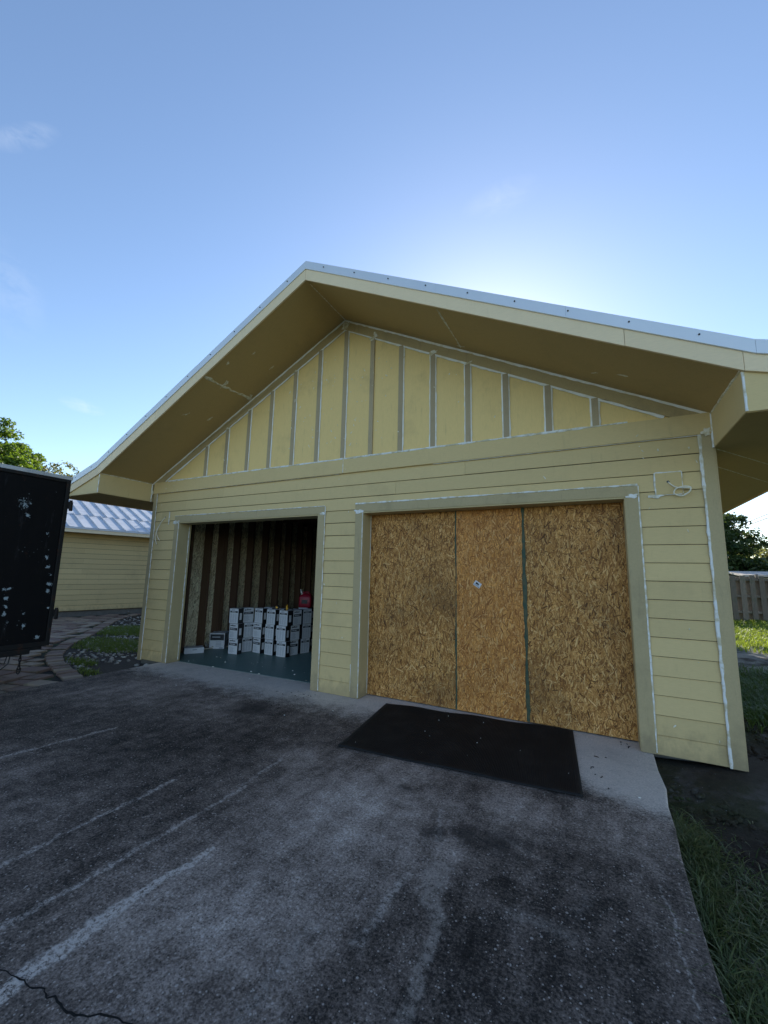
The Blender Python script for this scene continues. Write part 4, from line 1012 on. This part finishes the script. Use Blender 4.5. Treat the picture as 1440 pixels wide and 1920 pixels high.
def blades(name, P, hmin, hmax, w, mat, lean=.6, label=None, z0=None):
    n_ = len(P); P = np.array(P); h = rng.uniform(hmin, hmax, n_); a = rng.uniform(0, 2*np.pi, n_); ln = np.abs(rng.normal(lean, lean*.5, n_))*h; ta = a + rng.normal(0, .5, n_)
    b = np.stack([P[:, 0], P[:, 1], P[:, 2]-.01], 1); sx = np.stack([-np.sin(a), np.cos(a), np.zeros(n_)], 1)*(w*rng.uniform(.6, 1.3, n_))[:, None]
    d = np.stack([np.cos(ta), np.sin(ta), np.zeros(n_)], 1); z = np.array([0, 0, 1.])
    m1 = b + d*(ln*.25)[:, None] + z*(h*.55)[:, None]; m2 = b + d*(ln*.7)[:, None] + z*(h*.88)[:, None]; t = b + d*(ln*1.15)[:, None] + z*(h*rng.uniform(.8, 1.05, n_))[:, None]
    V = np.stack([b-sx, b+sx, m1-sx*.85, m1+sx*.85, m2-sx*.55, m2+sx*.55, t], 1).reshape(-1, 3); o = (np.arange(n_)*7)[:, None]
    F = np.concatenate([o+np.array(q) for q in ((0, 1, 3), (0, 3, 2), (2, 3, 5), (2, 5, 4), (4, 5, 6))])
    return tag(link(npmesh(name, V, F), name, mat), label, 'grass', kind='stuff')
P = []
while len(P) < 8500:
    x, y = rnd.uniform(-13.5, -6.95), rnd.uniform(-1.1, 4.5)
    if not bed_ok(x, y): continue
    k = max(math.exp(-((x+9.7)**2/1.6+(y-.75)**2/.35)), math.exp(-((x+11.3)**2/1.2+(y-2.2)**2/.6)), .9*math.exp(-((x+8.3)**2/.25+(y+.52)**2/.03)), .8*math.exp(-((x+7.45)**2/.25+(y+.88)**2/.02)), .5*math.exp(-((x+9.0)**2/.3+(y-.3)**2/.05)))
    if k > .3 and rnd.random() < k: P.append((x, y, -.085))
blades('bed_grass', P, .03, .10, .005, 'grass_bed', .7, 'short green grass tufts among the pebbles of the bed')

# ------------------------------------------------------------------ grass on the right
P = []
while len(P) < 34000:
    x, y = rnd.uniform(.36, 2.4), rnd.uniform(-4.6, -.75)
    e = .40 + .03*math.sin(y*5)+.03*math.sin(y*13)
    if x < e-.02: continue
    k = 1 - 1/(1+math.exp(-(y+1.45-.25*math.sin(x*5)-.25*(x-.4))*7))
    if rnd.random() < k: P.append((x, y, float(ground_z(np.float64(x), np.float64(y)))))
blades('lawn_grass', P, .015, .060, .0036, 'grass_dark', 1.3, 'shaded green lawn grass beside the driveway edge')
blades('dry_grass', [(x_, y_, z_) for x_, y_, z_ in P if rnd.random() < .22], .012, .055, .003, 'grass_dry', 1.6, 'dry straw-coloured blades mixed into the shaded lawn')
P = []
while len(P) < 2600:     # grass creeping onto the slab corner
    k_ = rnd.choice((-1.34, -1.34, -1.34, -1.9, -2.45, -3.1)); x, y = .405+abs(rnd.gauss(0, .09))-(.05 if rnd.random() < .25 else 0), k_+rnd.gauss(0, .13)
    P.append((x, y, -.08))
for i in range(900):
    y = rnd.uniform(-4.4, -1.3); P.append((.41+abs(rnd.gauss(0, .03))-(.05*max(0, math.sin(y*4.1)*math.sin(y*9.7))), y, -.0 if False else -.06))
blades('edge_grass', P, .03, .09, .0035, 'grass_dark', 1.2, 'long grass leaning over the driveway slab edge')
P = []
while len(P) < 9000:
    x, y = rnd.uniform(1.3, 3.6), rnd.uniform(1.3, 6.0)
    k = max(math.exp(-((x-2.1)**2/.35+(y-3.0)**2/.9)), .7*math.exp(-((x-2.7)**2/.3+(y-4.6)**2/.4)))
    if rnd.random() < k: P.append((x, y, float(ground_z(np.float64(x), np.float64(y)))))
blades('weed_grass', P, .08, .2, .006, 'grass', .8, 'patch of rough grass on bare ground past the garage corner')
P = []
while len(P) < 30000:
    x, y = rnd.uniform(2.6, 10), rnd.uniform(7.5, 18.1)
    k = 1/(1+math.exp(-(y-10.5-.6*math.sin(x*1.3)-.5*math.sin(x*3.1))*2.0))
    k = max(k, .5*math.exp(-((y-9+.4*math.sin(x*2))**2/.15)))
    if rnd.random() < k: P.append((x, y, float(ground_z(np.float64(x), np.float64(y)))))
blades('yard_grass', P, .06, .15, .012, 'grass_sun_tint', .6, 'bright sunlit grass strip in front of the wooden fence')
pts = [(rnd.uniform(.45, 2.4), rnd.uniform(-1.5, 2.5)) for _ in range(1500)]
V_ = scatter('soil_crumbs', pts, .006, .030); tag(link(V_, 'soil_crumbs', 'ground'), 'small crumbs and stones on the dark soil by the corner', 'soil', kind='stuff')

# ------------------------------------------------------------------ wooden fence
FY = 18.1
fen = tag(empty('wooden_fence', (6, FY, 0)), 'weathered grey wooden board fence across the back yard', 'fence')
FI = Matrix.Translation((-6, -FY, 0))
def fpart(name, mb, mat='fence'):
    o = mb.obj(name, mat, fen); o.matrix_parent_inverse = FI; return o
x = 1.0; i = 0
while x < 13:
    h = 1.86+rnd.uniform(-.05, .03); w = .175+rnd.uniform(-.012, .012); t = rnd.uniform(-.012, .012); g0 = -.10+rnd.uniform(-.01, .04)
    mb = MB().hexa([(x, FY-.045, g0), (x+w, FY-.045, g0), (x+w, FY-.022, g0), (x, FY-.022, g0), (x+t, FY-.045+rnd.uniform(-.012, .0), h), (x+w+t, FY-.045, h-rnd.uniform(0, .03)), (x+w+t, FY-.022, h), (x+t, FY-.022, h)])
    fpart('fence_board', mb)
    h2 = 1.80+rnd.uniform(-.10, .02)
    mb = MB().box(x+.19, x+.19+.215, FY+.18, FY+.203, -.1, h2); fpart('fence_board', mb)
    x += .318+rnd.uniform(-.012, .012); i += 1
for z in (.25, .92, 1.62): fpart('fence_rail', MB().box(1, 13.2, FY-.021, FY+.179, z, z+.09))
for x in (1.3, 3.7, 6.1, 8.5, 10.9, 13.2): fpart('fence_post', MB().box(x, x+.09, FY+.205, FY+.295, -.3, 1.9))

# ------------------------------------------------------------------ neighbouring house on the left
hs = tag(empty('house', (HP[0], HP[1], 0), HYAW), 'long yellow lap-sided house with a pale ribbed metal roof', 'house')
HY0, HY1 = -6.0, 11.0
MB().box(-8, -.02, HY0, HY1, .1, 2.80).obj('wall', 'darkwood', hs)
MB().box(-7.9, -.05, HY0+.1, HY1-.1, -.3, .1).obj('foundation', 'found', hs)
for k in range(15):
    z0 = .125+k*EXP
    if z0 > 2.78: break
    for a, b in ((HY0, 1.9 if k % 2 else 4.6), (1.9 if k % 2 else 4.6, HY1)):
        mb = MB().hexa([(.003, a+.001, z0), (.003, b-.001, z0), (-.022, b-.001, z0), (-.022, a+.001, z0), (-.008, a+.001, z0+EXP-.008), (-.008, b-.001, z0+EXP-.008), (-.022, b-.001, z0+EXP-.008), (-.022, a+.001, z0+EXP-.008)])
        mb.f = [f[::-1] for f in mb.f]; mb.obj('siding_board', 'siding', hs)
EO, EZ, RS = .62, 2.86, .40
hroof = empty('roof'); hroof.parent = hs
MB().box(-8.6, EO-.02, HY0-.4, HY1+.4, 2.80, 2.83).obj('eave_soffit', 'soffit', hroof)
MB().box(EO-.02, EO+.005, HY0-.4, HY1+.4, 2.76, 2.925).obj('fascia', 'barge', hroof)
MB().box(EO+.005, EO+.03, HY0-.42, HY1+.42, 2.88, 2.945).obj('drip_edge', 'metal', hroof)
MB().prism([(EO-.03, 2.835), (-4, 2.835+RS*4.5), (-8.6, 2.835)], HY0-.35, HY1+.35).obj('roof_deck', 'darkwood', hroof)
def slope_pt(d, y, up_=0): return (EO+.03-d, y, 2.925+RS*d+up_)
def panel(y0, y1, d0, d1, lift):
    c = [slope_pt(d0, y0, lift), slope_pt(d0, y1, lift), slope_pt(d1, y1, lift), slope_pt(d1, y0, lift)]
    mb = MB().hexa([(x, y, z-.012) for x, y, z in c] + c)
    r0, r1 = slope_pt(d0, y0, lift), slope_pt(d1, y0, lift)
    mb.hexa([(r0[0], y0-.012, r0[2]), (r0[0], y0+.012, r0[2]), (r1[0], y0+.012, r1[2]), (r1[0], y0-.012, r1[2]), (r0[0], y0-.010, r0[2]+.045), (r0[0], y0+.010, r0[2]+.045), (r1[0], y0+.010, r1[2]+.045), (r1[0], y0-.010, r1[2]+.045)])
    return mb
for i in range(42):
    y = HY0-.35+i*.42
    panel(y, y+.418, 0, 1.5, 0).obj('roof_panel', 'roofmetal', hroof)
    panel(y+.2, y+.618, 1.42, 4.72, .014).obj('roof_panel', 'roofmetal', hroof)

# a few stones lying at the foot of that house
hb = MB(); 
for q in range(1):
    o = link(scatter('stone', [(0, 0)], .07, .11), 'stone', 'found', smooth=True); o.location = (-15.35+rnd.uniform(-.2, .5), 4.6+q*.16, .06)
    tag(o, 'dark rough stone lying at the foot of the house wall', 'stone')

# ------------------------------------------------------------------ trees
def tree(name, base, height, trunk_r, crown_c, crown_r, clumps, per, leafsize, mat, label, group=None, shell=.55, clump_r=.5, seed=1, limbs=7):
    rg = np.random.default_rng(seed); rr = random.Random(seed)
    t = tag(empty(name, base), label, 'tree', group)
    B = Vector(base); C_ = Vector(crown_c)-B; mb = MB()
    top = Vector((C_.x, C_.y, C_.z+crown_r[2]*.3))
    mb.tube([(0, 0, -.3), (top.x*.1, top.y*.1, top.z*.25), (top.x*.45, top.y*.4, top.z*.6), tuple(top)], [trunk_r*1.3, trunk_r, trunk_r*.7, trunk_r*.2], 8)
    for i in range(limbs):
        a = 2*math.pi*i/limbs+rr.uniform(-.4, .4); s0 = rr.uniform(.35, .7); p0 = Vector((top.x*.3*s0*2, top.y*.3*s0*2, top.z*s0))
        e = C_ + Vector((math.cos(a)*crown_r[0]*.75, math.sin(a)*crown_r[1]*.75, rr.uniform(-.4, .5)*crown_r[2])); m_ = p0.lerp(e, .5)+Vector((0, 0, .12*crown_r[2]))
        mb.tube([p0, m_, e], [trunk_r*.5, trunk_r*.3, trunk_r*.08], 6)
    mb.obj('trunk', 'bark', t, True)
    d = rg.normal(size=(clumps, 3)); d /= np.linalg.norm(d, axis=1)[:, None]; rad = shell + (1-shell)*rg.random(clumps)**.6
    rad *= 1 + .16*np.sin(d[:, 0]*5+seed)*np.sin(d[:, 2]*6) + rg.normal(0, .06, clumps)
    cc = d*rad[:, None]*np.array(crown_r) + np.array(C_)
    n_ = clumps*per; ci = np.repeat(np.arange(clumps), per)
    off = rg.normal(size=(n_, 3)); off /= np.linalg.norm(off, axis=1)[:, None]; off *= (rg.random(n_)**.5)[:, None]*np.array([clump_r, clump_r, clump_r*.7])*rg.uniform(.6, 1.3, clumps)[ci][:, None]
    c = cc[ci]+off
    nn = rg.normal(size=(n_, 3)) + off/clump_r*.8 + np.array([0, 0, .6]); nn /= np.linalg.norm(nn, axis=1)[:, None]
    a = np.cross(nn, rg.normal(size=(n_, 3))); a /= np.linalg.norm(a, axis=1)[:, None]; b = np.cross(nn, a)
    s_ = (leafsize*rg.uniform(.6, 1.35, n_))[:, None]
    V = np.stack([c-a*s_, c-b*s_*.5+nn*s_*.12, c+a*s_, c+b*s_*.5+nn*s_*.12], 1).reshape(-1, 3)
    F = np.arange(n_*4).reshape(-1, 4)
    link(npmesh('crown', V, F), 'crown', mat, t)
    return t
# behind the house on the left, lit from the right
TREEC = (-58.6, 11.0, 9.2)
tree('ficus_tree', (-57, 12, -.1), 12, .5, TREEC, (7.4, 7.4, 7.0), 700, 150, .19, 'leaf_bright', 'dense bright green tree rising behind the trailer', seed=3, shell=.8, clump_r=.85)
tree('wispy_tree', (-70, 24.5, -.1), 12, .2, (-70.2, 24.6, 13.8), (4.2, 4.2, 3.2), 130, 30, .2, 'leaf_pale', 'thin pale feathery treetop between the dense tree and the garage eave', seed=5, shell=.2, clump_r=.8)
# beyond the fence on the right
tree('oak_tree', (9.6, 43, -.1), 8, .35, (10.0, 43.3, 4.9), (3.5, 3.5, 3.1), 210, 60, .17, 'leaf_dark', 'dark backlit tree beyond the fence right of the garage', seed=8, shell=.25, clump_r=.62)
tree('pale_tree', (18.5, 61, -.1), 6, .3, (18.8, 61.2, 3.4), (5.2, 4, 2.6), 190, 60, .2, 'leaf_pale', 'lower pale hazy tree beyond the fence at the right edge', seed=11, shell=.3, clump_r=.8)
tree('bushy_tree', (11.5, 41, -.1), 3, .2, (11.6, 41, 2.0), (3.4, 2, 1.5), 110, 60, .17, 'leaf_dark', 'low dark bush just above the fence boards under the dark tree', seed=12, shell=.2, clump_r=.6)
# trees standing behind the garage: they keep the yard in shade
tree('shade_tree', (-12.6, 13.2, -.1), 11, .35, (-12.4, 13.2, 6.9), (4.6, 3.6, 4.4), 260, 90, .20, 'leaf_dark', 'leafy tree standing behind the garage on the house side', seed=21, shell=.2, clump_r=1.0)
tree('shade_tree', (0.2, 15.6, -.1), 11, .35, (0.0, 15.4, 7.0), (4.2, 3.4, 4.0), 260, 90, .20, 'leaf_dark', 'leafy tree standing behind the garage on the fence side', seed=22, shell=.2, clump_r=1.0)

# ------------------------------------------------------------------ overhead cables and far shed
for i, (a, b) in enumerate((((15.27, 47.51, 8.16), (14.39, 51.69, 7.68)), ((15.25, 47.56, 7.77), (14.37, 51.74, 7.34)))):
    A, B = Vector(a), Vector(b); d = B-A; pts = []
    for k in range(-40, 41):
        t = k/4; q = A+d*t; pts.append((q.x, q.y, q.z+.004*(t*t)))
    o = MB().tube(pts, .055, 5).obj('overhead_cable', 'cable')
    tag(o, ['upper thin overhead cable crossing the sky at the right edge', 'lower thin overhead cable crossing the sky at the right edge'][i], 'cable', 'overhead cables')
sh = tag(empty('shed', (12.5, 33, 0)), 'low shed with a pale flat roof just showing over the fence', 'shed')
for nm, mb, mt in (('wall', MB().box(9.3, 16, 32.4, 36, -.2, 1.85), 'farwall'), ('roof', MB().hexa([(9.0, 31.9, 1.90), (16.4, 31.9, 1.90), (16.4, 36.4, 2.22), (9.0, 36.4, 2.22), (9.0, 31.9, 2.02), (16.4, 31.9, 2.02), (16.4, 36.4, 2.34), (9.0, 36.4, 2.34)]), 'farroof')):
    o = mb.obj(nm, mt, sh); o.matrix_parent_inverse = Matrix.Translation((-12.5, -33, 0))
